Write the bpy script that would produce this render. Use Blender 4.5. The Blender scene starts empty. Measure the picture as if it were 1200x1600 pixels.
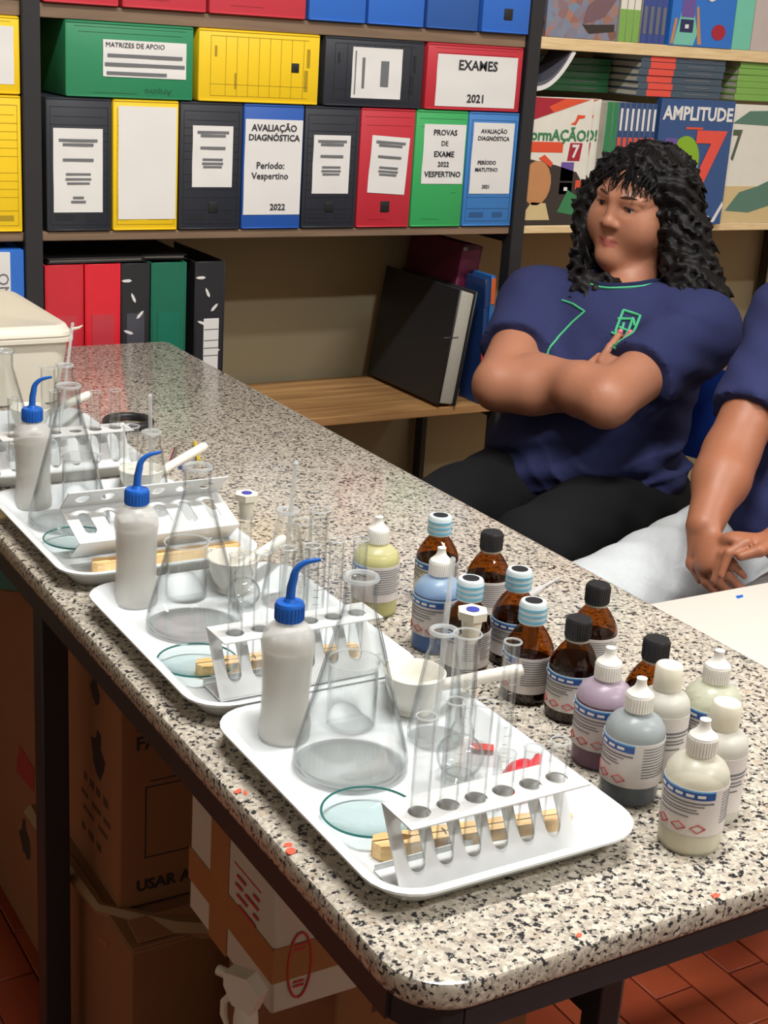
import bpy, bmesh, math, random
import numpy as np
from mathutils import Vector, Matrix, Euler
R = math.radians
rnd = random.Random(7)
SC = bpy.context.scene
COL = SC.collection
H = 0.77            # height of the bench top above the floor
# ------------------------------------------------------------------ camera
cam = bpy.data.cameras.new('camera'); cam.sensor_fit = 'VERTICAL'; cam.sensor_height = 24.0
cam.lens = 2242.2 / 1600 * 24.0; cam.clip_start = 0.05
camo = bpy.data.objects.new('camera', cam); COL.objects.link(camo)
camo.matrix_world = (Matrix.Translation((-0.457, -0.663, 0.608 + H)) @ Matrix.Rotation(R(-31.469), 4, 'Z')
                     @ Matrix.Rotation(R(71.582), 4, 'X') @ Matrix.Rotation(R(3.75), 4, 'Z'))
SC.camera = camo
# ------------------------------------------------------------------ view, world
SC.view_settings.view_transform = 'Standard'; SC.view_settings.look = 'None'
SC.view_settings.exposure = 0.0; SC.view_settings.gamma = 1.0; SC.view_settings.use_curve_mapping = False
try:
    SC.cycles.transparent_max_bounces = 64; SC.cycles.max_bounces = 14; SC.cycles.transmission_bounces = 14; SC.cycles.glossy_bounces = 6
    SC.cycles.caustics_reflective = False; SC.cycles.caustics_refractive = False
    SC.cycles.sample_clamp_indirect = 4.0
except Exception:
    pass
w = bpy.data.worlds.new('world'); SC.world = w; w.use_nodes = True
w.node_tree.nodes['Background'].inputs[0].default_value = (1.0, 0.96, 0.9, 1)
w.node_tree.nodes['Background'].inputs[1].default_value = 0.12
# ceiling tubes: (x, y, turned, watts); last two added as fill light
CEIL = 3.2
LAMPS = [(0.35, 0.35, 0, 70.0), (1.1, -1.7, 0, 60.0), (2.5, -0.6, 0, 36.0)]
for lx, ly, lt, lw in LAMPS:
    a = bpy.data.lights.new('tube_light', 'AREA'); a.shape = 'RECTANGLE'; a.size = 1.2; a.size_y = 0.16; a.energy = lw; a.color = (1.0, 0.98, 0.94)
    ao = bpy.data.objects.new('tube_light', a); COL.objects.link(ao); ao.location = (lx, ly, CEIL - 0.125); ao.rotation_euler = (0, 0, R(lt))

# ------------------------------------------------------------------ helpers
def lin(c):
    c = c / 255.0
    return c / 12.92 if c <= 0.04045 else ((c + 0.055) / 1.055) ** 2.4
def C(r, g, b): return (lin(r), lin(g), lin(b), 1.0)
MATS = {}
def newmat(name):
    m = bpy.data.materials.new(name); m.use_nodes = True
    nt = m.node_tree; b = nt.nodes['Principled BSDF']
    return m, nt, b
def mat(name, col=None, rough=0.6, var=0.06, scale=30.0, bump=0.0, metal=0.0, spec=None, coat=0.0, sheen=0.0):
    """plain procedural material: colour with a little noise"""
    if name in MATS: return MATS[name]
    m, nt, b = newmat(name)
    b.inputs['Roughness'].default_value = rough; b.inputs['Metallic'].default_value = metal
    if spec is not None: b.inputs['Specular IOR Level'].default_value = spec
    if coat: b.inputs['Coat Weight'].default_value = coat
    if sheen: b.inputs['Sheen Weight'].default_value = sheen
    tc = nt.nodes.new('ShaderNodeTexCoord'); nz = nt.nodes.new('ShaderNodeTexNoise'); nz.inputs['Scale'].default_value = scale; nz.inputs['Detail'].default_value = 4
    mx = nt.nodes.new('ShaderNodeMix'); mx.data_type = 'RGBA'
    mx.inputs[6].default_value = tuple(max(0, x * (1 - var)) for x in col[:3]) + (1,)
    mx.inputs[7].default_value = tuple(min(1, x * (1 + var)) for x in col[:3]) + (1,)
    nt.links.new(tc.outputs['Object'], nz.inputs['Vector']); nt.links.new(nz.outputs['Fac'], mx.inputs[0]); nt.links.new(mx.outputs[2], b.inputs['Base Color'])
    if bump:
        bp = nt.nodes.new('ShaderNodeBump'); bp.inputs['Strength'].default_value = bump; bp.inputs['Distance'].default_value = 0.002
        nt.links.new(nz.outputs['Fac'], bp.inputs['Height']); nt.links.new(bp.outputs[0], b.inputs['Normal'])
    MATS[name] = m
    return m
class G:
    """collects shapes into one mesh"""
    def __init__(self): self.V = []; self.F = []; self.mi = []; self.i = 0; self.sm = []
    def add(self, V, F, smooth=False, M=None):
        o = len(self.V)
        self.V += [tuple(M @ Vector(v)) for v in V] if M is not None else [tuple(v) for v in V]
        self.F += [tuple(o + k for k in f) for f in F]; self.mi += [self.i] * len(F); self.sm += [smooth] * len(F)
        return self
    def box(self, c, s, M=None):
        x, y, z = c; a, b, d = s[0] / 2, s[1] / 2, s[2] / 2
        V = [(x + i * a, y + j * b, z + k * d) for i in (-1, 1) for j in (-1, 1) for k in (-1, 1)]
        return self.add(V, [(0, 1, 3, 2), (4, 6, 7, 5), (0, 4, 5, 1), (2, 3, 7, 6), (0, 2, 6, 4), (1, 5, 7, 3)], False, M)
    def rbox(self, c, s, r=0.003, seg=2, M=None):
        bm = bmesh.new(); bmesh.ops.create_cube(bm, size=1.0)
        for v in bm.verts: v.co = Vector((c[0] + v.co.x * s[0], c[1] + v.co.y * s[1], c[2] + v.co.z * s[2]))
        bmesh.ops.bevel(bm, geom=bm.edges[:], offset=min(r, min(s) * 0.49), segments=seg, affect='EDGES', profile=0.5)
        bm.verts.index_update()
        self.add([v.co[:] for v in bm.verts], [[v.index for v in f.verts] for f in bm.faces], True, M); bm.free()
        return self
    def lathe(self, prof, n=32, c=(0, 0, 0), M=None, a0=0.0, a1=2 * math.pi, smooth=True):
        full = abs(a1 - a0 - 2 * math.pi) < 1e-6; m = n if full else n + 1
        V = []; F = []
        for r, z in prof:
            for k in range(m):
                t = a0 + (a1 - a0) * k / n
                V.append((c[0] + r * math.cos(t), c[1] + r * math.sin(t), c[2] + z))
        for p in range(len(prof) - 1):
            for k in range(n):
                k2 = (k + 1) % m
                F.append((p * m + k, p * m + k2, (p + 1) * m + k2, (p + 1) * m + k))
        if full:
            if prof[0][0] > 1e-5: F.append(tuple(reversed(range(m))))
            if prof[-1][0] > 1e-5: F.append(tuple((len(prof) - 1) * m + k for k in range(m)))
        return self.add(V, F, smooth, M)
    def lathe_open(self, prof, n=32, c=(0, 0, 0), M=None, smooth=True):
        V = []; F = []
        for r, z in prof:
            for k in range(n):
                t = 2 * math.pi * k / n; V.append((c[0] + r * math.cos(t), c[1] + r * math.sin(t), c[2] + z))
        for p in range(len(prof) - 1):
            for k in range(n): F.append((p * n + k, p * n + (k + 1) % n, (p + 1) * n + (k + 1) % n, (p + 1) * n + k))
        return self.add(V, F, smooth, M)
    def tube(self, path, r, n=8, M=None, cap=True):
        P = [Vector(p) for p in path]; rr = r if isinstance(r, (list, tuple)) else [r] * len(P)
        V = []; F = []; t0 = (P[1] - P[0]).normalized(); u = t0.orthogonal().normalized()
        for i, p in enumerate(P):
            t = (P[min(i + 1, len(P) - 1)] - P[max(i - 1, 0)])
            t = t.normalized() if t.length > 1e-9 else t0
            u = (u - t * u.dot(t)).normalized(); v = t.cross(u)
            for k in range(n):
                a = 2 * math.pi * k / n; V.append(p + (u * math.cos(a) + v * math.sin(a)) * rr[i])
        for i in range(len(P) - 1):
            for k in range(n): F.append((i * n + k, i * n + (k + 1) % n, (i + 1) * n + (k + 1) % n, (i + 1) * n + k))
        if cap: F.append(tuple(reversed(range(n)))); F.append(tuple((len(P) - 1) * n + k for k in range(n)))
        return self.add(V, F, True, M)
    def prism(self, poly, z0, z1, M=None):
        n = len(poly); V = [(x, y, z0) for x, y in poly] + [(x, y, z1) for x, y in poly]
        F = [tuple(reversed(range(n))), tuple(range(n, 2 * n))] + [(k, (k + 1) % n, n + (k + 1) % n, n + k) for k in range(n)]
        return self.add(V, F, False, M)
    def loft(self, rings, closed_ends=True, smooth=True):
        """rings: lists of points, same count"""
        n = len(rings[0]); V = [p for r_ in rings for p in r_]; F = []
        for i in range(len(rings) - 1):
            for k in range(n): F.append((i * n + k, i * n + (k + 1) % n, (i + 1) * n + (k + 1) % n, (i + 1) * n + k))
        if closed_ends: F.append(tuple(reversed(range(n)))); F.append(tuple((len(rings) - 1) * n + k for k in range(n)))
        return self.add(V, F, smooth)
    def mesh(self, name, mats):
        me = bpy.data.meshes.new(name); me.from_pydata(self.V, [], self.F); me.update()
        for m in (mats if isinstance(mats, (list, tuple)) else [mats]): me.materials.append(m)
        me.polygons.foreach_set('material_index', self.mi); me.polygons.foreach_set('use_smooth', self.sm)
        if any(self.sm):
            try: me.set_sharp_from_angle(angle=R(38))
            except Exception: pass
        return me
    def obj(self, name, mats, parent=None, loc=None, rot=None):
        return link(name, self.mesh(name, mats), parent, loc, rot)
def link(name, me, parent=None, loc=None, rot=None):
    o = bpy.data.objects.new(name, me); COL.objects.link(o)
    if parent is not None: o.parent = parent
    if loc is not None: o.location = loc
    if rot is not None: o.rotation_euler = rot
    return o
def tag(o, label, cat, group=None, kind=None):
    if label: o['label'] = label
    if cat: o['category'] = cat
    if group: o['group'] = group
    if kind: o['kind'] = kind
    return o
def thing(name, label, cat, loc=(0, 0, 0), rotz=0.0, group=None):
    o = bpy.data.objects.new(name, None); COL.objects.link(o); o.empty_display_size = 0.05
    o.location = loc; o.rotation_euler = (0, 0, rotz)
    return tag(o, label, cat, group)
def struct(o): o['kind'] = 'structure'; return o
def copy_tree(o, parent=None):
    c = o.copy(); COL.objects.link(c)
    if parent is not None: c.parent = parent
    for ch in [x for x in SC.objects if x.parent == o]: copy_tree(ch, c)
    return c
TXT = {}
def lettering(s, size, mt, parent, loc, rot=(R(90), 0, 0), bold=0.0, align='CENTER', name='lettering', sx=1.0, lead=1.0):
    key = (s, round(size, 5), bold, align, mt.name, lead)
    if key not in TXT:
        cu = bpy.data.curves.new('lettering', 'FONT'); cu.body = s; cu.size = size; cu.align_x = align; cu.align_y = 'CENTER'; cu.offset = bold; cu.extrude = 0.0002; cu.space_line = lead
        cu.resolution_u = 2
        t = bpy.data.objects.new('lettering', cu); COL.objects.link(t)
        bpy.context.view_layer.update()
        me = bpy.data.meshes.new_from_object(t.evaluated_get(bpy.context.evaluated_depsgraph_get())); me.name = 'lettering'
        me.materials.clear(); me.materials.append(mt)
        bpy.data.objects.remove(t); TXT[key] = me
    o = link(name, TXT[key], parent, loc, rot); o.scale = (sx, 1, 1)
    return o
def lines(g, y, rows, M=None, t=0.0004):
    """thin printed bars facing -y: rows of (x centre, z centre, width, height)"""
    for x, z, ww, hh in rows: g.box((x, y - t / 2, z), (ww, t, hh), M)
    return g

# ------------------------------------------------------------------ shared materials
ink = mat('ink', C(45, 45, 52), 0.7); inkgrey = mat('ink_grey', C(110, 112, 116), 0.7); paper = mat('paper', C(228, 226, 224), 0.75, 0.02, 12)
black_steel = mat('black_steel', C(38, 38, 42), 0.45, 0.1); white_pl = mat('white_plastic', C(222, 227, 230), 0.28, 0.012, 8)
blue_cap = mat('blue_cap', C(22, 96, 190), 0.4, 0.05); black_cap = mat('black_cap', C(30, 30, 33), 0.45)
red_ink = mat('red_ink', C(190, 60, 55), 0.7)

def granite_mat():
    m, nt, b = newmat('granite'); N = nt.nodes; L = nt.links
    tc = N.new('ShaderNodeTexCoord'); mp = N.new('ShaderNodeMapping'); L.new(tc.outputs['Object'], mp.inputs[0])
    def noise(scale, det=3, rough=0.6):
        n = N.new('ShaderNodeTexNoise'); n.inputs['Scale'].default_value = scale; n.inputs['Detail'].default_value = det; n.inputs['Roughness'].default_value = rough; L.new(mp.outputs[0], n.inputs['Vector']); return n
    def ramp(src, pts):
        r = N.new('ShaderNodeValToRGB'); e = r.color_ramp.elements
        while len(e) < len(pts): e.new(0.5)
        for k, (p, c) in enumerate(pts): e[k].position = p; e[k].color = c
        L.new(src, r.inputs[0]); return r
    def mix(f, a, c):
        x = N.new('ShaderNodeMix'); x.data_type = 'RGBA'; L.new(f, x.inputs[0])
        for s, v in ((6, a), (7, c)):
            if isinstance(v, tuple): x.inputs[s].default_value = v
            else: L.new(v, x.inputs[s])
        return x.outputs[2]
    vo = N.new('ShaderNodeTexVoronoi'); vo.inputs['Scale'].default_value = 270; L.new(mp.outputs[0], vo.inputs['Vector'])
    cell = ramp(vo.outputs['Color'], [(0.0, C(142, 135, 126)), (0.3, C(174, 166, 154)), (0.6, C(192, 184, 170)), (1.0, C(212, 206, 194))])
    n1 = noise(215, 3, 0.55); f1 = ramp(n1.outputs['Fac'], [(0.54, (0, 0, 0, 1)), (0.605, (1, 1, 1, 1))])
    n2 = noise(130, 5, 0.75); f2 = ramp(n2.outputs['Fac'], [(0.57, (0, 0, 0, 1)), (0.66, (0.75, 0.75, 0.75, 1))])
    n3 = noise(60, 2); f3 = ramp(n3.outputs['Fac'], [(0.58, (0, 0, 0, 1)), (0.7, (0.28, 0.28, 0.28, 1))])
    c = mix(f3.outputs[0], cell.outputs[0], C(176, 148, 118))
    c = mix(f2.outputs[0], c, C(118, 114, 110)); c = mix(f1.outputs[0], c, C(44, 44, 48))
    L.new(c, b.inputs['Base Color']); b.inputs['Roughness'].default_value = 0.16; b.inputs['Specular IOR Level'].default_value = 0.6
    return m
granite = granite_mat()
def wood_mat(name, c1, c2, scale=14, rough=0.55, axis=0):
    m, nt, b = newmat(name); N = nt.nodes; L = nt.links
    tc = N.new('ShaderNodeTexCoord'); mp = N.new('ShaderNodeMapping'); s = [scale] * 3; s[axis] = scale * 0.08; mp.inputs['Scale'].default_value = s
    L.new(tc.outputs['Object'], mp.inputs[0]); n = N.new('ShaderNodeTexNoise'); n.inputs['Scale'].default_value = 3.0; n.inputs['Detail'].default_value = 6; n.inputs['Distortion'].default_value = 0.6; L.new(mp.outputs[0], n.inputs['Vector'])
    r = N.new('ShaderNodeValToRGB'); r.color_ramp.elements[0].position = 0.32; r.color_ramp.elements[1].position = 0.68
    r.color_ramp.elements[0].color = c1; r.color_ramp.elements[1].color = c2; L.new(n.outputs['Fac'], r.inputs[0]); L.new(r.outputs[0], b.inputs['Base Color']); b.inputs['Roughness'].default_value = rough
    return m
wood_shelf = wood_mat('shelf_wood', C(150, 108, 66), C(198, 152, 98)); wood_pale = wood_mat('pale_wood', C(222, 190, 140), C(240, 214, 168), 60)
wood_grey = wood_mat('brown_shelf_wood', C(112, 92, 74), C(140, 114, 92))
# ------------------------------------------------------------------ the room
XW0, XW1, YW0, YW1 = -2.6, 3.6, -3.0, 2.37
wallm = mat('wall_paint', C(172, 162, 134), 0.85, 0.05, 3); wall2 = mat('room_paint', C(196, 190, 176), 0.85, 0.03, 2)
grout = mat('floor_grout', C(92, 42, 26), 0.85)
struct(G().box(((XW0 + XW1) / 2, (YW0 + YW1) / 2, -0.055), (XW1 - XW0, YW1 - YW0, 0.1)).obj('floor', grout))
FLOOR = bpy.data.objects['floor']
tilem = [mat('floor_tile_%d' % k, c, 0.42, 0.14, 14, 0.1) for k, c in enumerate((C(150, 66, 38), C(158, 72, 42), C(142, 60, 35)))]
tmesh = [G().rbox((0, 0, -0.0045), (0.0725, 0.2175, 0.009), 0.0015, 1).mesh('tile', t) for t in tilem]
nt_ = 0
for i in range(-2, 14):
    for j in range(0, 9):
        x = 0.912 + 0.0375 - 6 * 0.075 + i * 0.075; y = 0.11 + (0.11 if i % 2 else 0) + (j - 1) * 0.22 + 0.023
        if x < 1.5 and y < 1.6: link('tile', tmesh[(i * 7 + j * 3) % 3], FLOOR, (x, y, 0)); nt_ += 1
for i in range(-10, 2):
    for j in range(0, 4):
        link('tile', tmesh[(i * 5 + j) % 3], FLOOR, (i * 0.075 + 0.05, 0.6 + j * 0.22 + (0.11 if i % 2 else 0), 0))
struct(G().box(((XW0 + XW1) / 2, YW1 + 0.05, CEIL / 2), (XW1 - XW0, 0.1, CEIL)).obj('wall_back', wallm))
struct(G().box(((XW0 + XW1) / 2, YW0 - 0.05, CEIL / 2), (XW1 - XW0, 0.1, CEIL)).obj('wall_front', wall2))
struct(G().box((XW0 - 0.05, (YW0 + YW1) / 2, CEIL / 2), (0.1, YW1 - YW0, CEIL)).obj('wall_left', wall2))
struct(G().box((XW1 + 0.05, (YW0 + YW1) / 2, CEIL / 2), (0.1, YW1 - YW0, CEIL)).obj('wall_right', wall2))
struct(G().box(((XW0 + XW1) / 2, (YW0 + YW1) / 2, CEIL + 0.05), (XW1 - XW0, YW1 - YW0, 0.1)).obj('ceiling', mat('ceiling_paint', C(225, 222, 215), 0.9)))
glow, nt, b = newmat('tube_glow'); b.inputs['Emission Color'].default_value = (1, 0.97, 0.9, 1); b.inputs['Emission Strength'].default_value = 3.0
WHERE = ['above the granite bench', 'added as fill over the floor by the front wall', 'added as fill by the right wall']
for (lx, ly, lt, lw), wh in zip(LAMPS, WHERE):  # second and third fixtures are unseen, added to brighten shelf fronts and people
    t = thing('ceiling_lamp', 'white twin tube ceiling lamp ' + wh, 'lamp', (lx, ly, CEIL), R(lt))
    G().rbox((0, 0, -0.02), (1.3, 0.2, 0.04), 0.008).obj('lamp_housing', white_pl, t)
    for s in (-1, 1):
        G().tube([(-0.6, s * 0.05, -0.08), (0.6, s * 0.05, -0.08)], 0.013, 10).obj('lamp_tube', glow, t)
        for e in (-1, 1): G().rbox((e * 0.61, s * 0.05, -0.06), (0.02, 0.04, 0.06), 0.004).obj('tube_holder', white_pl, t)

# ------------------------------------------------------------------ granite bench
BW, BL = 0.626, 1.975
bench = thing('granite_bench', 'long bench with a speckled granite top on a black steel frame', 'bench', (0, 0, 0))
def round_rect(x0, y0, x1, y1, rs, n=8):
    P = []
    for (cx, cy, a), r in zip(((x1, y1, 0), (x0, y1, 90), (x0, y0, 180), (x1, y0, 270)), rs):
        sx = -1 if cx == x1 else 1; sy = -1 if cy == y1 else 1
        for k in range(n + 1): t = R(a + 90.0 * k / n); P.append((cx + sx * r + r * math.cos(t), cy + sy * r + r * math.sin(t)))
    return P
g = G(); rings = []
for inset, z in ((0.004, H - 0.024), (0.001, H - 0.021), (0.0, H - 0.017), (0.0, H - 0.005), (0.0015, H - 0.0015), (0.005, H)):
    rings.append([(x, y, z) for x, y in round_rect(inset, inset, BW - inset, BL - inset, (0.012, 0.012, 0.05 - inset, 0.012))])
g.loft(rings, smooth=True); g.obj('granite_top', granite, bench)
g = G()
rail = 0.024
for x0, y0, x1, y1 in ((0.004, 0.045, 0.03, BL - 0.01), (BW - 0.03, 0.012, BW - 0.004, BL - 0.01), (0.045, 0.006, BW - 0.004, 0.03), (0.004, BL - 0.035, BW - 0.004, BL - 0.01)):
    g.box(((x0 + x1) / 2, (y0 + y1) / 2, H - 0.024 - rail / 2), (x1 - x0, y1 - y0, rail))
cr = [(0.055 - 0.049 * math.sin(R(a)), 0.055 - 0.049 * math.cos(R(a))) for a in range(0, 91, 15)]; ci = [(0.055 - 0.025 * math.sin(R(a)), 0.055 - 0.025 * math.cos(R(a))) for a in range(90, -1, -15)]
g.prism(cr + ci, H - 0.024 - rail, H - 0.024)
g.obj('steel_frame', black_steel, bench)
for lx, ly in ((0.047, 0.925), (0.595, 0.462), (0.047, 1.925), (0.595, 1.925)): G().rbox((lx, ly, (H - 0.05) / 2), (0.034, 0.034, H - 0.05), 0.002, 1).obj('leg', black_steel, bench)
G().rbox((0.595, 1.2, 0.24), (0.025, 1.45, 0.025), 0.002, 1).obj('stretcher', black_steel, bench)
fleck = mat('orange_paint', C(240, 92, 66), 0.6)
for x, y, s, rz in ((0.0065, 0.299, 0.0052, 30), (0.011, 0.294, 0.004, 70), (0.007, 0.207, 0.0045, 10), (0.005, 0.198, 0.006, 50), (0.144, 0.012, 0.0036, 15), (0.272, 0.008, 0.005, 0)):
    pts = [(s * (0.8 + 0.35 * math.sin(3 * k + x * 90)) * math.cos(k * R(45)), s * 0.7 * (0.8 + 0.3 * math.cos(5 * k + y * 40)) * math.sin(k * R(45))) for k in range(8)]
    G().prism(pts, 0, 0.0006, Matrix.Rotation(R(rz), 4, 'Z')).obj('paint_fleck', fleck, bench, (x, y, H - 0.0001))

# ------------------------------------------------------------------ steel shelving with wooden boards
SY = 2.007; SD = 0.345
Z0, Z1, Z2 = H - 0.2, H + 0.2125, H + 0.6225       # tops of the three boards
shelf = thing('shelving_unit', 'black steel shelving with wooden boards along the back wall', 'shelving', (0, 0, 0))
def angle(x, y, dx, dy, z0=0.0, z1=2.1):
    g = G(); g.box((x + dx * 0.016, y, (z0 + z1) / 2), (0.032, 0.003, z1 - z0)); g.box((x, y + dy * 0.016, (z0 + z1) / 2), (0.003, 0.032, z1 - z0)); return g
for x in (-0.72, 0.353, 1.468, 2.6):
    angle(x, SY + 0.002, 1, 1).obj('upright', black_steel, shelf); angle(x, SY + SD, 1, -1).obj('upright', black_steel, shelf)
for x0, x1, kind in ((-0.69, 0.352, 'wood_left'), (0.387, 1.466, 'mid'), (1.502, 2.598, 'right')):
    for z, th in ((Z0, 0.02), (Z1, 0.018), (Z2, 0.026), (Z0 - 0.42, 0.02), (Z2 + 0.42, 0.026)):
        front = wood_pale if kind == 'right' else wood_grey
        m = wood_shelf if abs(z - Z0) < 0.01 else front
        G().rbox(((x0 + x1) / 2, SY + 0.004 + SD / 2, z - th / 2), (x1 - x0, SD - 0.012, th), 0.0015, 1).obj('shelf_board', m, shelf)
for x in (0.353, 1.468):
    for z in (Z0 - 0.02, Z1 - 0.018, Z2 - 0.026):
        G().box((x + 0.016, SY + SD / 2, z - 0.012), (0.004, SD - 0.02, 0.022)).obj('bracket', black_steel, shelf)

# ------------------------------------------------------------------ archive boxes
BC = dict(yellow=C(246, 206, 32), black=C(44, 48, 58), blue=C(42, 92, 180), blue2=C(66, 130, 200), red=C(196, 48, 62), green=C(46, 138, 96), green2=C(60, 172, 98), topblue=C(52, 112, 208), topred=C(206, 62, 76), dkblue=C(50, 96, 172))
bmats = {k: mat('box_' + k, v, 0.42, 0.05, 5) for k, v in BC.items()}
print_dark = {k: mat('print_' + k, tuple(x * f for x in v[:3]) + (1,), 0.5) for (k, v), f in zip(BC.items(), (0.45,) * 20)}
print_dark['black'] = mat('print_black', C(92, 98, 112), 0.5)
def archive_box(color, x0, x1, z0, z1, label, paper_rect=None, text=(), rows=(), deco='upright', hole=None, tilt=0.0, y=SY + 0.006, group=None, ptilt=0.0, bulge=0.0):
    w_, h_, d_ = x1 - x0, z1 - z0, 0.33
    t = thing('archive_box', label, 'box', ((x0 + x1) / 2, y, z0), 0, group)
    if tilt: t.rotation_euler = (0, R(tilt), 0)
    g = G().rbox((0, d_ / 2, h_ / 2), (w_ - 0.002, d_, h_), 0.004, 2)
    if bulge: g.V = [(vx, vy - bulge * math.cos(vx / w_ * math.pi) * math.sin(max(0, min(1, vz / h_)) * math.pi) if vy < 0.01 else vy, vz) for vx, vy, vz in g.V]
    g.obj('box_body', bmats[color], t)
    e = 0.0035; yy = -0.0012
    for a in ((0, h_ - e / 2 - 0.001, w_ - 0.006, e), (0, e / 2 + 0.001, w_ - 0.006, e)): G().rbox((a[0], yy + 0.001, a[1]), (a[2], 0.003, a[3]), 0.001, 1).obj('flap_edge', bmats[color], t)
    pr = G(); F_ = -0.0002
    if deco == 'upright':
        fr = w_ * 0.86
        lines(pr, F_, [(0, h_ * 0.93, fr, 0.0009), (0, h_ * 0.80, fr, 0.0009), (0, h_ * 0.86, fr * 0.9, 0.0007), (-w_ * 0.43, h_ * 0.49, 0.0009, h_ * 0.88), (w_ * 0.43, h_ * 0.49, 0.0009, h_ * 0.88), (0, h_ * 0.05, fr, 0.0009), (0, h_ * 0.16, fr, 0.0009)])
        lines(pr, F_, [(0, h_ * q, fr, 0.0007) for q in (0.74, 0.68, 0.62, 0.56, 0.44, 0.38, 0.32, 0.26)])
        lines(pr, F_, [(-w_ * 0.22, h_ * 0.105, w_ * 0.28, 0.011), (w_ * 0.2, h_ * 0.105, w_ * 0.2, 0.011)] if color != 'yellow' else [(w_ * 0.2, h_ * 0.105, w_ * 0.32, 0.010)])
    elif deco == 'side':
        lines(pr, F_, [(q * w_, h_ * 0.5, 0.0009, h_ * 0.82) for q in (-0.40, -0.28, -0.19, -0.10, -0.01, 0.08, 0.17, 0.26, 0.36)] + [(0, h_ * 0.91, w_ * 0.8, 0.0009), (0, h_ * 0.09, w_ * 0.8, 0.0009), (0, h_ * 0.25, w_ * 0.8, 0.0007)])
        lines(pr, F_, [(0.40 * w_, h_ * 0.66, 0.007, h_ * 0.26), (0.385 * w_, h_ * 0.34, 0.008, h_ * 0.3), (-0.36 * w_, h_ * 0.7, 0.005, 0.02), (-0.2 * w_, h_ * 0.3, 0.004, 0.03)])
    elif deco == 'few':
        lines(pr, F_, [(-0.12 * w_, h_ * 0.07, w_ * 0.34, 0.0008), (0.3 * w_, h_ * 0.30, w_ * 0.1, 0.0008), (0, h_ * 0.86, w_ * 0.8, 0.0006), (0, h_ * 0.93, w_ * 0.86, 0.0006)])
    if pr.V: pr.obj('print', print_dark[color], t)['kind'] = 'stuff'
    if hole:
        hx, hz, hr = hole
        G().rbox((hx * w_, -0.0006, hz * h_), (hr * 2, 0.002, hr * 2.1), hr * 0.6, 3).obj('finger_hole', black_cap, t)
    if paper_rect:
        px, pz, pw, ph = paper_rect
        M = Matrix.Translation((px * w_, 0, pz * h_)) @ Matrix.Rotation(R(ptilt), 4, 'Y')
        nx, nz = 8, 12; V = []; F = []
        for j in range(nz + 1):
            for i in range(nx + 1):
                u, v = i / nx - 0.5, j / nz - 0.5
                V.append(M @ Vector((u * pw, -0.0012 - 0.0006 * math.sin(9 * v + 3 * u + px * 40) * math.cos(5 * u + z0 * 60), v * ph)))
        for j in range(nz):
            for i in range(nx): a = j * (nx + 1) + i; F.append((a, a + 1, a + nx + 2, a + nx + 1))
        gp = G().add(V, F, True); gp.add([(v[0], v[1] + 0.0006, v[2]) for v in V], [tuple(reversed(f)) for f in F], True)
        po = gp.obj('paper_label', paper, t)
        if rows:
            lines(G(), -0.0022, [(a * pw, b * ph, c * pw, d) for a, b, c, d in rows], M).obj('printed_lines', inkgrey, po)['kind'] = 'stuff'
        for s, size, tx, tz, bold, rz in text:
            e = Euler((R(90), 0, 0)).to_matrix().to_4x4(); mm = M @ Matrix.Translation((tx * pw, -0.0023, tz * ph)) @ e @ Matrix.Rotation(R(rz), 4, 'Z')
            lo = lettering(s, size, ink, po, mm.to_translation(), mm.to_euler(), bold)
    return t
SM = [(0, .36, .78, .005), (0, .31, .62, .005), (0, .13, .62, .005), (0, -.04, .5, .004), (0, -.1, .52, .004), (0, -.15, .46, .004)]
SM2 = SM + [(0, -.32, .22, .004), (0, -.37, .3, .004)]
bt = H + 0.4595 + 0.0
XB = [0.394, 0.524, 0.660, 0.796, 0.932, 1.063, 1.197, 1.331, 1.466]
zb = Z1 + 0.0005
archive_box('black', XB[0], XB[1], zb, bt, 'black archive box with a tall white label beside the yellow one with blank paper', (-.02, .46, .096, .155), (), SM2)
archive_box('yellow', XB[1], XB[2], zb, bt, 'yellow upright archive box with a large blank sheet of paper', (.02, .52, .118, .212), (), ())
archive_box('black', XB[2], XB[3], zb, bt, 'black archive box with a small high label and a shiny hole, between yellow and blue', (.02, .58, .086, .118), (), [(a, b * 1.1, c, d) for a, b, c, d in SM], hole=(0.05, .18, .010))
archive_box('blue', XB[3], XB[4], zb, bt, 'blue archive box with a tall paper reading AVALIAÇÃO DIAGNÓSTICA', (0, .5, .128, .188),
            (('AVALIAÇÃO', .0182, 0, .41, .0004, 0), ('DIAGNÓSTICA', .017, 0, .31, .0004, 0), ('Período:', .0185, -.05, .02, .0002, 0), ('Vespertino', .0185, -.05, -.09, .0002, 0), ('2022', .0175, .1, -.42, .0003, 0)), (), deco='none')
archive_box('black', XB[4], XB[5], zb, bt, 'black archive box with a small label next to the red upright one', (0, .53, .086, .118), (), [(a, b * 1.1, c, d) for a, b, c, d in SM], hole=(0.0, .18, .010))
archive_box('red', XB[5], XB[6], zb, bt, 'red upright archive box with a crooked white label', (.04, .53, .092, .118), (), [(a, b * 1.1, c, d) for a, b, c, d in SM], deco='few', hole=(0.02, .18, .011), ptilt=3)
archive_box('green2', XB[6], XB[7], zb, bt, 'bright green upright archive box with a label reading PROVAS DE EXAME', (.06, .63, .106, .125),
            (('PROVAS', .0165, 0, .36, .0003, 0), ('DE', .0145, 0, .18, .0002, 0), ('EXAME', .0165, 0, .0, .0003, 0), ('2022', .0145, 0, -.17, .0002, 0), ('VESPERTINO', .0165, 0, -.34, .0003, 0)), (), deco='few')
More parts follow.
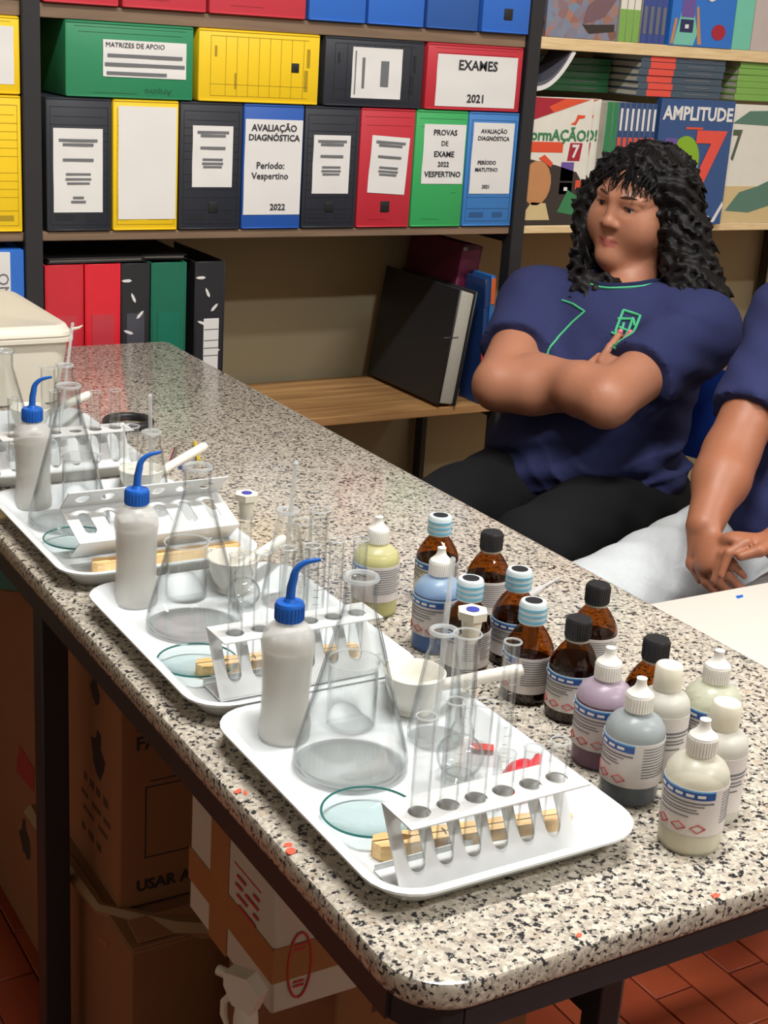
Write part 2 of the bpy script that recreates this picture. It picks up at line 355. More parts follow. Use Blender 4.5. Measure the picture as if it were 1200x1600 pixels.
archive_box('blue2', XB[7], XB[8], zb, bt, 'light blue upright archive box beside the steel upright', (.0, .6, .108, .152),
            (('AVALIAÇÃO', .0125, 0, .38, .0002, 0), ('DIAGNÓSTICA', .0125, 0, .28, .0002, 0), ('PERÍODO', .0115, -.12, -.06, .0002, 0), ('MATUTINO', .0115, -.12, -.16, .0002, 0), ('2021', .0105, -.1, -.4, .0002, 0)), (), deco='upright')
zt = bt + 0.001; zt2 = H + 0.596
archive_box('green', 0.432, 0.688, zt, zt2, 'green archive box lying on its side with a typed white label', (.11, .53, .166, .066),
            (('MATRIZES DE APOIO', .0125, -.12, .36, 0, 0),), [(-.0, .08, .9, .006), (0, -.16, .96, .006), (-.1, -.4, .72, .006)], deco='few')
lettering('Arquivo', 0.017, print_dark['green'], bpy.data.objects['archive_box.008'], (0.055, -0.0006, 0.014), (R(90), R(180), 0))
archive_box('yellow', 0.696, 0.961, zt, zt2, 'yellow archive box lying on its side with a dark square hole', None, (), (), deco='side', hole=(.29, .52, .0085))
archive_box('black', 0.971, 1.208, zt, zt2, 'black archive box lying on its side with a white label turned sideways', (.02, .5, .118, .1), (), [(-.28, 0, .012 / .118 * .5, .06), (-.44, 0, .02, .085), (.12, 0, .1, .05), (.2, 0, .06, .05)], deco='side')
archive_box('red', 1.214, 1.462, zt, zt2, 'red archive box lying on its side, its label reading EXAMES 2021', (.02, .45, .206, .106),
            (('EXAMES', .028, 0, .3, .0005, 0), ('2021', .0235, .0, -.34, .0005, 0)), (), deco='few')
# top board
TB = [(0.39, 0.536, 'topred', 'red archive box on the top board beside the left steel upright'), (0.540, 0.711, 'topred', 'red archive box second along the top board from the left upright'), (0.714, 0.924, 'topred', 'wide red archive box on the top board next to the blue ones'),
      (0.928, 1.060, 'topblue', 'blue archive box on the top board touching the red ones'), (1.063, 1.199, 'topblue', 'blue archive box with a scuff, second of the blue row on the top board'), (1.203, 1.334, 'dkblue', 'darker blue archive box on the top board'), (1.339, 1.464, 'topblue', 'blue archive box with a finger hole at the right end of the top board')]
for k, (a, b_, c, lb) in enumerate(TB):
    archive_box(c, a, b_, Z2 + 0.0005, Z2 + 0.245, lb, None, (), (), deco='few' if c == 'topred' else 'none', hole=(.03, .16, .011) if k == 6 else None, y=SY + (0.002 if k < 6 else -0.002), bulge=0.004 if k == 6 else 0.0)
# left bay
archive_box('yellow', 0.222, 0.3505, zb, bt, 'yellow upright archive box left of the steel upright, printed with ruled lines', None, (), (), deco='upright')
archive_box('yellow', 0.09, 0.3505, zt, zt2, 'yellow archive box lying on its side with a white window label, left of the upright', (.2, .5, .13, .1), (), (), deco='few')
archive_box('black', 0.085, 0.219, zb, bt, 'black archive box left of the ruled yellow one', (0, .5, .09, .12), (), SM)
# ------------------------------------------------------------------ binders, folder and magazines on the low board
def binder(color_mat, x, w_, h_, d_, label, y=SY + 0.03, pocket=None, flecks=0, inner=None):
    t = thing('ring_binder', label, 'binder', (x, y, Z0 + 0.0005))
    cov = G(); 
    cov.rbox((-w_ / 2 + 0.0015, d_ / 2, h_ / 2), (0.003, d_, h_), 0.001, 1)
    cov.obj('cover_board', color_mat, t)
    G().rbox((w_ / 2 - 0.0015, d_ / 2, h_ / 2), (0.003, d_, h_), 0.001, 1).obj('cover_board', color_mat, t)
    G().rbox((0, 0.0015, h_ / 2), (w_ - 0.0062, 0.003, h_), 0.001, 1).obj('spine', color_mat, t)
    G().box((0, d_ * 0.5, h_ * 0.42), (w_ * 0.62, d_ * 0.86, h_ * 0.8)).obj('papers', inner or paper, t)
    if pocket is not None:
        po = G().box((0, -0.0008, h_ * 0.5), (w_ * 0.62, 0.0008, h_ * 0.42)); po.obj('label_pocket', pocket, t)
    for k in range(flecks):
        fx = (-0.32 + 0.64 * ((k * 0.37) % 1)) * w_; fz = h_ * (0.95 - 0.9 * (k + 0.5) / flecks)
        M = Matrix.Translation((fx, -0.001, fz)) @ Matrix.Rotation(R((k * 67) % 180), 4, 'Y')
        G().prism([(-0.011, 0), (-0.005, 0.0025), (0.006, 0.003), (0.011, 0), (0.005, -0.003), (-0.006, -0.0025)], -0.0006, 0.0006, M @ Matrix.Rotation(R(90), 4, 'X')).obj('white_fleck', paper, t)
    return t
redb = mat('binder_red', C(206, 44, 58), 0.4); redb2 = mat('binder_bright_red', C(224, 40, 56), 0.4); blackb = mat('binder_black', C(42, 42, 46), 0.45); greenb = mat('binder_green', C(28, 108, 84), 0.45)
pkr = mat('pocket_red', C(200, 62, 74), 0.25); pkg = mat('pocket_green', C(34, 116, 94), 0.25); pkk = mat('pocket_grey', C(78, 78, 88), 0.25)
binder(redb, 0.436, 0.077, 0.345, 0.27, 'matt red ring binder next to the steel upright on the low board', pocket=pkr)
binder(redb2, 0.514, 0.073, 0.345, 0.27, 'brighter red ring binder beside the white-flecked black binder', pocket=pkr)
binder(blackb, 0.582, 0.060, 0.345, 0.27, 'black binder with white flecks between a red and the green binder', pocket=pkk, flecks=9)
binder(greenb, 0.653, 0.076, 0.345, 0.27, 'dark green ring binder on the low board', pocket=pkg)
t = binder(blackb, 0.743, 0.067, 0.345, 0.27, 'black flecked binder with a long white spine label, right of the green binder', flecks=10)
sl = G().rbox((0.004, -0.0014, 0.17), (0.034, 0.0016, 0.115), 0.0008, 1).obj('spine_label', paper, t)
lines(G(), -0.0024, [(0.004, 0.17 + q, 0.032, 0.0016) for q in (0.035, 0.012, -0.004, -0.02)]).obj('printed_lines', inkgrey, sl)['kind'] = 'stuff'
G().lathe([(0.0, 0.0), (0.011, 0.0), (0.011, 0.002), (0.0, 0.002)], 16, M=Matrix.Translation((0.004, 0.0, 0.07)) @ Matrix.Rotation(R(90), 4, 'X')).obj('finger_ring', mat('chrome', C(190, 190, 195), 0.2, metal=1.0), t)
# loose dark folders lying on top of the binders
dkf = mat('dark_card', C(36, 34, 36), 0.6)
for k, (x, y, zz, ww, dd, rz) in enumerate(((0.50, SY + 0.17, 0.3465, 0.2, 0.27, 2), (0.655, SY + 0.18, 0.3465, 0.105, 0.25, -3))):
    t = thing('card_folder', ['wide dark card folder lying across the red binders', 'narrow dark card folder lying on the green binder'][k], 'folder', (x, y, Z0 + zz), R(rz))
    for q in range(2): G().rbox((0, 0, 0.002 + q * 0.0075), (ww, dd, 0.003), 0.001, 1).obj('cover', dkf, t)
    G().box((0, 0.002, 0.0055), (ww - 0.01, dd - 0.01, 0.004)).obj('papers', paper, t)
# big black folder leaning, edge of pages toward the room
pg = mat('page_edges', C(186, 182, 170), 0.8, 0.1, 160)
t = thing('black_folder', 'large black box folder with a white page edge, leaning on the low board', 'folder', (1.328, SY + 0.006, Z0 + 0.0042))
t.rotation_euler = (R(0), R(8), R(0))
G().rbox((-0.0225, 0.16, 0.135), (0.005, 0.33, 0.268), 0.002, 1).obj('cover', blackb, t); G().rbox((0.0225, 0.16, 0.135), (0.005, 0.33, 0.268), 0.002, 1).obj('cover', blackb, t)
G().rbox((0, 0.16, 0.133), (0.039, 0.318, 0.258), 0.004, 2).obj('page_block', pg, t)
G().rbox((0, -0.0005, 0.16), (0.04, 0.0015, 0.0015), 0.0004, 1, Matrix.Translation((0, 0, 0)) @ Matrix.Rotation(R(-8), 4, 'Y')).obj('string', inkgrey, t)
burg = mat('binder_burgundy', C(104, 34, 62), 0.4)
t = thing('burgundy_binder', 'burgundy binder standing behind the large black folder', 'binder', (1.384, SY + 0.10, Z0 + 0.0045))
t.rotation_euler = (0, R(8), 0)
G().rbox((-0.026, 0.115, 0.178), (0.004, 0.23, 0.356), 0.001, 1).obj('cover_board', burg, t); G().rbox((0.026, 0.115, 0.178), (0.004, 0.23, 0.356), 0.001, 1).obj('cover_board', burg, t)
G().rbox((0, 0.002, 0.178), (0.048, 0.004, 0.356), 0.001, 1).obj('spine', burg, t); G().box((0, 0.115, 0.15), (0.036, 0.2, 0.27)).obj('papers', paper, t)
G().rbox((-0.02, 0.0, 0.345), (0.012, 0.006, 0.012), 0.002, 1).obj('corner_guard', mat('chrome', None), t)
mb = [mat('mag_navy', C(34, 66, 122), 0.35), mat('mag_blue', C(48, 116, 190), 0.35)]; mo = mat('mag_orange', C(222, 104, 52), 0.4); mr = mat('mag_red', C(206, 62, 56), 0.4)
for k, (x, hh, top) in enumerate(((1.428, 0.292, mb[0]), (1.4445, 0.3, mo))):
    t = thing('magazine', ['dark blue magazine with a red foot leaning on the upright', 'blue magazine with an orange spine top leaning on the upright'][k], 'magazine', (x, SY + 0.012, Z0 + 0.0005))
    t.rotation_euler = (0, R(-1.5), 0)
    G().rbox((0, 0.041, hh / 2), (0.011, 0.082, hh), 0.001, 1).obj('pages', mb[k], t)
    G().rbox((0, -0.0005, hh * 0.88), (0.0114, 0.002, hh * 0.2), 0.0006, 1).obj('spine_band', top, t); G().rbox((0, -0.0005, hh * 0.42), (0.0114, 0.002, hh * 0.3), 0.0006, 1).obj('spine_band', mr if k == 0 else paper, t)
# book with blue cover, left bay low board
t = thing('spiral_book', 'white book with blue side and lettering turned upright, left of the steel upright', 'book', (0.3, SY + 0.005, Z0 + 0.0005))
G().rbox((0, 0.12, 0.19), (0.1, 0.24, 0.38), 0.002, 1).obj('book_body', mat('book_blue', C(48, 112, 206), 0.4), t)
G().rbox((-0.012, -0.001, 0.19), (0.07, 0.003, 0.372), 0.001, 1).obj('front_label', paper, t)
lettering('ONI', 0.03, inkgrey, t, (0.008, -0.0029, 0.31), (R(90), R(90), 0)); lines(G(), -0.0028, [(-0.024, 0.25 + 0.02 * k_, 0.016, 0.012) for k_ in range(5)]).obj('faded_print', mat('ink_blue', C(80, 100, 160), 0.6), t)['kind'] = 'stuff'

# ------------------------------------------------------------------ school books in the right bay
def book(name, x, y, z, w_, h_, th, cov, label, rz=0.0, tilt=0.0, group=None):
    """cover faces -y; x is the left edge"""
    t = thing(name, label, 'book', (x, y, z), R(rz), group); t.rotation_euler = (R(tilt), 0, R(rz))
    G().rbox((w_ / 2, 0.001, h_ / 2), (w_, 0.0018, h_), 0.0006, 1).obj('front_cover', cov, t)
    G().rbox((w_ / 2, th, h_ / 2), (w_, 0.0018, h_), 0.0006, 1).obj('back_cover', cov, t)
    G().rbox((0.001, th / 2, h_ / 2), (0.0018, th, h_), 0.0006, 1).obj('spine', cov, t)
    G().box((w_ / 2, th / 2, h_ / 2), (w_ - 0.006, th - 0.003, h_ - 0.006)).obj('pages', pg, t)
    return t
def patch(t, poly, m, y=-0.0006, name='cover_print'):
    M = Matrix.Rotation(R(90), 4, 'X'); return G().prism(poly, 0, 0.0005, Matrix.Translation((0, y + 0.0005, 0)) @ M).obj(name, m, t)
def rect(x0, z0, x1, z1): return [(x0, z0), (x1, z0), (x1, z1), (x0, z1)]
cw = mat('cover_white', C(230, 226, 214), 0.35); purple = mat('sticker_purple', C(108, 84, 158), 0.5); navy_s = mat('sticker_navy', C(40, 48, 88), 0.5)
orr = mat('cover_orange', C(226, 84, 52), 0.4); drd = mat('cover_crimson', C(170, 34, 54), 0.4); grn = mat('cover_green', C(60, 130, 84), 0.4); skin_c = mat('cover_tan', C(196, 138, 90), 0.5); dk_c = mat('cover_dark', C(58, 50, 46), 0.5); sand = mat('cover_sand', C(214, 190, 140), 0.5)
ZR = Z1 + 0.0005; ZR2 = Z2 + 0.0005
def sticker(t, x, z, s=1.0):
    patch(t, rect(x, z + 0.03 * s, x + 0.036 * s, z + 0.072 * s), purple, name='sticker'); patch(t, rect(x, z, x + 0.036 * s, z + 0.026 * s), navy_s, name='sticker'); patch(t, rect(x + 0.013 * s, z + 0.008 * s, x + 0.023 * s, z + 0.016 * s), paper, -0.0012, 'sticker_mark')
def formacao(x, y, label):
    t = book('textbook', x, y, ZR, 0.2, 0.282, 0.017, cw, label)
    patch(t, [(0, 0.282), (0.19, 0.281), (0.0, 0.222)], drd); patch(t, [(0.19, 0.281), (0.09, 0.25), (0.075, 0.262), (0.12, 0.281)], orr, -0.001)
    lettering('formAÇÃO!', 0.034, grn, t, (0.11, -0.0012, 0.2), bold=0.0009)
    patch(t, rect(0.0, 0.163, 0.125, 0.186), orr); patch(t, [(0.14, 0.145), (0.175, 0.145), (0.18, 0.185), (0.145, 0.185)], drd); lettering('7', 0.04, paper, t, (0.16, -0.0014, 0.165), bold=0.0012)
    patch(t, [(0.14, 0.226), (0.155, 0.224), (0.163, 0.238), (0.178, 0.24), (0.18, 0.246), (0.158, 0.247), (0.152, 0.232)], orr)
    # figure picture: plain generic head and shoulders shapes
    patch(t, [(0.0, 0.0), (0.195, 0.0), (0.195, 0.09), (0.17, 0.12), (0.11, 0.135), (0.02, 0.15), (0.0, 0.14)], dk_c)
    patch(t, [(0.06 + 0.04 * math.cos(R(a)), 0.095 + 0.05 * math.sin(R(a))) for a in range(0, 360, 20)], skin_c, -0.001)
    patch(t, [(0.02, 0.012), (0.105, 0.012), (0.09, 0.05), (0.05, 0.052)], sand, -0.001); patch(t, [(0.125, 0.03), (0.19, 0.02), (0.19, 0.06), (0.15, 0.08)], grn, -0.001)
    patch(t, [(0.06, 0.15), (0.095, 0.13), (0.1, 0.14), (0.075, 0.158)], orr, -0.0014); patch(t, rect(0.17, 0.082, 0.185, 0.102), orr, -0.001)
    sticker(t, 0.125, 0.07)
formacao(1.4712, SY + 0.012, 'white textbook with red corner and a painted face, touching the steel upright')
formacao(1.512, SY + 0.034, 'white textbook with red corner peeking out behind its twin')
# spines
gsp = mat('spine_green', C(52, 130, 82), 0.4); bsp = mat('spine_navy', C(46, 74, 122), 0.4)
xs = 1.712
for k in range(9):
    cm, lb, gp = (gsp, 'green textbook spine standing between the red-cornered and the navy books', 'green spines on the book board') if k < 2 else (bsp, 'navy textbook spine with a red block beside the navy cover', 'navy spines on the book board')
    th = 0.018 if k < 2 else 0.0165
    lb = ['green textbook spine touching the red-cornered books', 'green textbook spine touching the navy spines'][k] if k < 2 else 'navy textbook spine with a red block, %s from the green spines' % ['first', 'second', 'third', 'fourth', 'fifth', 'sixth', 'seventh'][k - 2]
    t = thing('textbook', lb, 'book', (xs, SY + 0.012, ZR), 0, gp)
    G().rbox((th / 2, 0.0012, 0.139), (th - 0.001, 0.002, 0.278), 0.0008, 1).obj('spine', cm, t); G().rbox((th / 2, 0.1, 0.139), (th - 0.001, 0.195, 0.276), 0.001, 1).obj('pages', pg, t)
    if k >= 2:
        G().rbox((th / 2, -0.0002, 0.165), (th * 0.6, 0.001, 0.07), 0.0003, 1).obj('spine_mark', orr, t); G().rbox((th / 2, -0.0002, 0.24), (th * 0.4, 0.001, 0.05), 0.0003, 1).obj('spine_title', paper, t)
    xs += th
navy_cov = mat('cover_navy', C(54, 86, 138), 0.3, 0.08, 6)
t = book('textbook', xs + 0.004, SY + 0.006, ZR, 0.222, 0.292, 0.02, navy_cov, 'navy textbook with a big red 7 and a green half disc', -3)
lettering('AMPLITUDE', 0.043, paper, t, (0.112, -0.0012, 0.258), bold=0.0014, sx=0.92); lines(G(), -0.0008, [(0.105, 0.226, 0.05, 0.005)]).obj('subtitle', orr, t)
lettering('7', 0.17, mat('cover_coral', C(232, 84, 70), 0.4), t, (0.155, -0.0016, 0.15), bold=0.007)
patch(t, [(0.06, 0.1)] + [(0.085 + 0.045 * math.cos(R(a)), 0.15 + 0.058 * math.sin(R(a))) for a in range(-20, 126, 12)] + [(0.058, 0.19)], mat('cover_lime', C(136, 178, 44), 0.4), -0.0008)
patch(t, [(0.078, 0.098), (0.13, 0.095), (0.128, 0.14), (0.1, 0.118)], mat('cover_sky', C(110, 196, 222), 0.4), -0.0012); patch(t, [(0.075, 0.08), (0.14, 0.092), (0.12, 0.078), (0.09, 0.07)], grn, -0.0008)
sticker(t, 0.022, 0.13); patch(t, [(0.19, 0.006), (0.2, 0.005), (0.222, 0.045), (0.219, 0.055)], paper, -0.0008, 'pale_sliver'); lines(G(), -0.0008, [(0.168, 0.017, 0.03, 0.006)]).obj('publisher_mark', paper, t)  # narrow pale sliver across the cover's lower right corner
t = book('textbook', xs + 0.235, SY + 0.016, ZR, 0.205, 0.285, 0.02, cw, 'cream textbook with a dark 7 and a sandy landscape beside the navy one')
lettering('7', 0.1, mat('ink_olive', C(86, 96, 78), 0.5), t, (0.028, -0.0012, 0.185), bold=0.002, sx=0.6)
patch(t, rect(0.0, 0.002, 0.2, 0.09), sand); patch(t, [(0.02, 0.03), (0.06, 0.075), (0.12, 0.09), (0.2, 0.12), (0.2, 0.05), (0.1, 0.025)], mat('cover_teal', C(92, 128, 112), 0.5), -0.001); patch(t, [(0.01, 0.24), (0.2, 0.235), (0.2, 0.275), (0.06, 0.27)], mat('cover_teal', None), -0.001)
# lying stacks on top of the standing books
zk = ZR + 0.2935
NTHS = ['bottom', 'second from the bottom', 'third from the bottom', 'fourth from the bottom', 'fifth from the bottom', 'topmost']
def lying(x0, x1, y0, n, z, th, cm, label, group, cm2=None):
    for k in range(n):
        t = thing('textbook', label + ', ' + (NTHS[k] if k < n - 1 else 'topmost'), 'book', ((x0 + x1) / 2 + rnd.uniform(-.003, .003), y0 + rnd.uniform(0, .004), z + k * th), R(rnd.uniform(-.6, .6)), group); w_ = x1 - x0
        G().rbox((0, 0.09, th / 2), (w_ - 0.004, 0.176, th - 0.0042), 0.0006, 1).obj('pages', pg, t)
        for q in (0.0011, th - 0.0011): G().rbox((0, 0.09, q), (w_, 0.18, 0.0018), 0.0006, 1).obj('cover', cm, t)
        G().rbox((0, 0.001, th / 2), (w_, 0.0022, th - 0.001), 0.0008, 1).obj('spine', cm, t)
        if cm2: G().rbox((-w_ * 0.25, -0.0004, th / 2), (w_ * 0.29, 0.001, th - 0.0015), 0.0003, 1).obj('spine_block', cm2, t)
        G().rbox((w_ * 0.2, -0.0004, th * 0.55), (w_ * 0.3, 0.001, 0.0025), 0.0003, 1).obj('spine_title', inkgrey, t)
dgr = mat('spine_dark_green', C(44, 104, 66), 0.4); gry = mat('spine_slate', C(72, 88, 104), 0.4); lgr = mat('spine_light_green', C(128, 176, 84), 0.4)
lying(1.545, 1.79, SY + 0.11, 5, zk, 0.0152, dgr, 'dark green book stacked above the red-cornered textbooks', 'dark green books lying flat')
lying(1.80, 2.06, SY + 0.016, 6, zk, 0.0155, gry, 'slate book with red block stacked above navy spines', 'slate books lying flat', mat('cover_coral', None))
lying(2.11, 2.36, SY + 0.02, 6, zk, 0.015, lgr, 'light green book stacked above the cream textbook', 'light green books lying flat')
# curled magazine on the green stack
t = thing('curled_magazine', 'magazine with curled up pages squeezed in by the steel upright', 'magazine', (1.504, SY + 0.014, zk + 0.0))
def curl(o, th):
    pts = [(0.0 + 0.105 * q, o + 0.085 * q ** 2.2) for q in np.linspace(0, 1, 12)]
    return pts + [(x - th * 0.6 * i / 11, z + th) for i, (x, z) in reversed(list(enumerate(pts)))]
G().prism(curl(0.001, 0.010), -0.085, -0.001, Matrix.Rotation(R(90), 4, 'X') ).obj('pages', paper, t); G().prism(curl(0.0115, 0.008), -0.085, -0.002, Matrix.Rotation(R(90), 4, 'X')).obj('cover', mat('mag_dark', C(92, 92, 104), 0.25), t)
# upper board of the right bay
mixc = mat('cover_collage', C(150, 120, 108), 0.35)
def collage_mat():
    m, nt, b = newmat('collage_print'); v = nt.nodes.new('ShaderNodeTexVoronoi'); v.inputs['Scale'].default_value = 55; tc = nt.nodes.new('ShaderNodeTexCoord'); r = nt.nodes.new('ShaderNodeValToRGB')
    for k, c in enumerate((C(60, 46, 52), C(168, 120, 104), C(120, 140, 166), C(220, 210, 200), C(150, 92, 70))):
        e = r.color_ramp.elements[k] if k < 2 else r.color_ramp.elements.new(0.5); e.position = k / 4.0; e.color = c
    nt.links.new(tc.outputs['Object'], v.inputs['Vector']); nt.links.new(v.outputs['Color'], r.inputs[0]); nt.links.new(r.outputs[0], b.inputs['Base Color']); b.inputs['Roughness'].default_value = 0.25; return m
t = book('textbook', 1.515, SY + 0.01, ZR2, 0.198, 0.27, 0.02, collage_mat(), 'textbook with a colourful collage cover on the upper board')
patch(t, [(0.10, 0.03), (0.16, 0.05), (0.19, 0.09), (0.15, 0.1), (0.11, 0.07)], mat('cover_mauve', C(120, 92, 100), 0.3), -0.0008); patch(t, [(0.12, 0.012), (0.19, 0.02), (0.19, 0.035), (0.1, 0.03)], dk_c, -0.0008)
for k in range(3):
    t = thing('textbook', 'pale green book spine on the upper board, %s from the collage cover' % ['first', 'second', 'third'][k], 'book', (1.72 + k * 0.02, SY + 0.012, ZR2), 0, 'pale green spines')
    G().rbox((0.0095, 0.001, 0.135), (0.018, 0.002, 0.27), 0.0008, 1).obj('spine', cw, t); G().rbox((0.0095, -0.0003, 0.035), (0.018, 0.0012, 0.07), 0.0004, 1).obj('spine_band', lgr, t); G().rbox((0.0095, 0.1, 0.134), (0.018, 0.194, 0.266), 0.001, 1).obj('pages', pg, t)
bl2 = mat('spine_royal', C(58, 78, 150), 0.4)
for k in range(4):
    t = thing('textbook', 'royal blue book spine on the upper board, %s from the pale green spines' % ['first', 'second', 'third', 'fourth'][k], 'book', (1.785 + k * 0.0185, SY + 0.012, ZR2), 0, 'royal blue spines')
    G().rbox((0.009, 0.001, 0.137), (0.017, 0.002, 0.274), 0.0008, 1).obj('spine', bl2, t); G().rbox((0.009, -0.0003, 0.05), (0.009, 0.0012, 0.06), 0.0004, 1).obj('spine_title', inkgrey, t); G().rbox((0.009, 0.1, 0.136), (0.017, 0.194, 0.27), 0.001, 1).obj('pages', pg, t)
t = book('textbook', 1.866, SY + 0.008, ZR2, 0.196, 0.275, 0.02, mat('cover_bright_blue', C(46, 116, 206), 0.3), 'bright blue textbook with a white 6 and purple stickers on the upper board')
lettering('6', 0.085, paper, t, (0.115, -0.0014, 0.13), bold=0.003); sticker(t, 0.03, 0.03, 1.1); patch(t, [(0.015, 0.002), (0.075, 0.002), (0.085, 0.03), (0.07, 0.07), (0.03, 0.075), (0.02, 0.03)], mat('cover_mint', C(120, 196, 176), 0.4), -0.0004)
patch(t, [(0.088, 0.005), (0.1, 0.005), (0.08, 0.09), (0.074, 0.085)], skin_c, -0.0008); patch(t, [(0.005, 0.004), (0.014, 0.004), (0.02, 0.06), (0.012, 0.06)], skin_c, -0.0008); patch(t, [(0.15 + 0.022 * math.cos(R(a)), 0.035 + 0.018 * math.sin(R(a))) for a in range(0, 360, 30)], drd, -0.0008)
t = book('textbook', 2.064, SY + 0.01, ZR2, 0.06, 0.27, 0.16, mat('cover_aqua', C(118, 200, 174), 0.4), 'aqua green book beside the bright blue cover')
t = book('textbook', 2.126, SY + 0.012, ZR2, 0.2, 0.27, 0.02, mat('cover_grey_pink', C(196, 182, 178), 0.4), 'pale grey pink textbook at the right of the upper board')
# ------------------------------------------------------------------ boxes and bottles under the bench
card = mat('cardboard', C(150, 104, 70), 0.85, 0.08, 9); card2 = mat('cardboard_dull', C(140, 98, 66), 0.85, 0.1, 6); tape = mat('brown_tape', C(150, 108, 66), 0.3); whitec = mat('white_carton', C(200, 194, 186), 0.7, 0.04, 5); dkprint = mat('carton_print', C(52, 42, 38), 0.7)
def carton(x0, x1, y0, y1, z0, z1, m, label, flaps=True):
    t = thing('cardboard_box', label, 'box', ((x0 + x1) / 2, y0, z0)); w_, d_, h_ = x1 - x0, y1 - y0, z1 - z0
    G().rbox((0, d_ / 2, h_ / 2), (w_, d_, h_), 0.003, 1).obj('carton_body', m, t)
    if flaps:
        for s in (-1, 1): G().rbox((s * w_ * 0.25, d_ / 2, h_ + 0.0015), (w_ * 0.49, d_ - 0.002, 0.003), 0.001, 1).obj('flap', m, t)
    return t, w_, d_, h_
carton(0.085, 0.46, 0.745, 1.12, 0.0, 0.297, card2, 'lower brown cardboard box with torn flaps under the bench')
bt_, w_, d_, h_ = carton(0.10, 0.40, 0.825, 1.13, 0.302, 0.655, card, 'brown cardboard box printed DATA FAB. stacked under the bench')
lettering('DATA\nFAB.', 0.026, dkprint, bt_, (-w_ / 2 + 0.02, -0.0006, 0.245), bold=0.0006, align='LEFT'); lettering('USAR ATÉ', 0.022, dkprint, bt_, (-w_ / 2 + 0.022, -0.0006, 0.03), bold=0.0008, align='LEFT')
fr = G(); 
for a in ((-0.116, 0.12, 0.0016, 0.102), (-0.046, 0.07, 0.14, 0.0016), (-0.046, 0.17, 0.14, 0.0016), (-0.04, 0.178, 0.14, 0.0016)): lines(fr, 0, [a])
fr.obj('drawn_frame', dkprint, bt_)['kind'] = 'stuff'
ML = Matrix.Rotation(R(-90), 4, 'Z')
def leftprint(t, w_, poly, yc, zc, rot=0.0, m=dkprint, name='stamp'):
    M = Matrix.Translation((-w_ / 2 - 0.0002, yc, zc)) @ Matrix.Rotation(R(-90), 4, 'Z') @ Matrix.Rotation(R(90), 4, 'X') @ Matrix.Rotation(R(rot), 4, 'Z')
    return G().prism(poly, 0, 0.0005, M).obj(name, m, t)
blob = lambda s, k: [(s * (0.75 + 0.3 * math.sin(2.3 * i + k)) * math.cos(R(30 * i)), 1.3 * s * (0.8 + 0.25 * math.cos(1.7 * i + k)) * math.sin(R(30 * i))) for i in range(12)]
leftprint(bt_, w_, blob(0.018, 1), 0.09, 0.27); leftprint(bt_, w_, blob(0.028, 2.2), 0.08, 0.185)
fp = G()
for zz, hh_, segs_ in ((0.13, 0.02, ((0.05, .022), (0.078, .018), (0.102, .02), (0.126, .014))), (0.103, 0.012, ((0.045, .03), (0.085, .04), (0.13, .03))), (0.082, 0.01, ((0.06, .04), (0.115, .05))), (0.052, 0.018, ((0.075, .02), (0.105, .026), (0.135, .016)))):
    for yy, ww_ in segs_: fp.box((-w_ / 2 - 0.0003, yy, zz), (0.0006, ww_ * 0.8, hh_ * 0.55))
fp.obj('faded_print', mat('carton_print_faded', C(86, 62, 46), 0.8), bt_)['kind'] = 'stuff'
leftprint(bpy.data.objects['cardboard_box'], 0.375, [(-0.02, -0.004), (0.02, -0.006), (0.022, 0.004), (-0.018, 0.005)], 0.1, 0.25, 20, card)
G().rbox((0, 0, 0), (0.15, 0.04, 0.002), 0.0008, 1, Matrix.Translation((-0.1, 0.028, 0.3058)) @ Matrix.Rotation(R(12), 4, 'X')).obj('torn_flap', card, bpy.data.objects['cardboard_box'])
G().tube([(-0.194, 0.37, 0.296), (-0.195, 0.3, 0.29), (-0.194, 0.22, 0.296), (-0.19, 0.1, 0.299), (-0.12, 0.02, 0.3), (-0.06, -0.01, 0.299)], [0.014, 0.009, 0.012, 0.008, 0.014, 0.01], 6).obj('torn_tape', mat('clear_tape', C(150, 120, 90), 0.25), bpy.data.objects['cardboard_box'])
carton(0.19, 0.45, 0.425, 0.69, 0.0, 0.441, card2, 'brown cardboard box beneath the white taped carton', False)
lines(G(), 0, [(-0.06, 0.39, 0.05, 0.012), (0.0, 0.392, 0.04, 0.012)]).obj('faded_print', mat('carton_print_faded', None), bpy.data.objects['cardboard_box.002'])['kind'] = 'stuff'
wt, w_, d_, h_ = carton(0.10, 0.42, 0.40, 0.607, 0.4425, 0.665, whitec, 'white carton with brown tape and red stamps under the bench')
zt_ = 0.058
for nm, a in (('tape', (0, -0.0006, zt_, w_ + 0.002, 0.0012, 0.04)), ('tape', (-w_ / 2 - 0.0006, d_ / 2, zt_, 0.0012, d_ + 0.002, 0.04)), ('tape', (-w_ / 2 - 0.0007, d_ * 0.62, h_ / 2, 0.0012, 0.045, h_))): G().box(a[:3], a[3:]).obj(nm, tape, wt)
fp = G()
for yy, zz, ww_ in ((0.04, 0.113, 0.014), (0.075, 0.113, 0.02), (0.05, 0.102, 0.03), (0.08, 0.102, 0.016), (0.04, 0.091, 0.012), (0.072, 0.091, 0.024), (0.06, 0.08, 0.04)): fp.box((-w_ / 2 - 0.0016, yy, zz), (0.0006, ww_, 0.003))
fp.obj('stamp_print', red_ink, wt)['kind'] = 'stuff'
leftprint(wt, w_, [(-0.032, 0.024), (0.03, 0.024), (0.03, 0.0225), (-0.032, 0.0225)], 0.062, 0.1, 0, red_ink); leftprint(wt, w_, [(-0.032, -0.024), (0.03, -0.024), (0.03, -0.0225), (-0.032, -0.0225)], 0.062, 0.1, 0, red_ink)
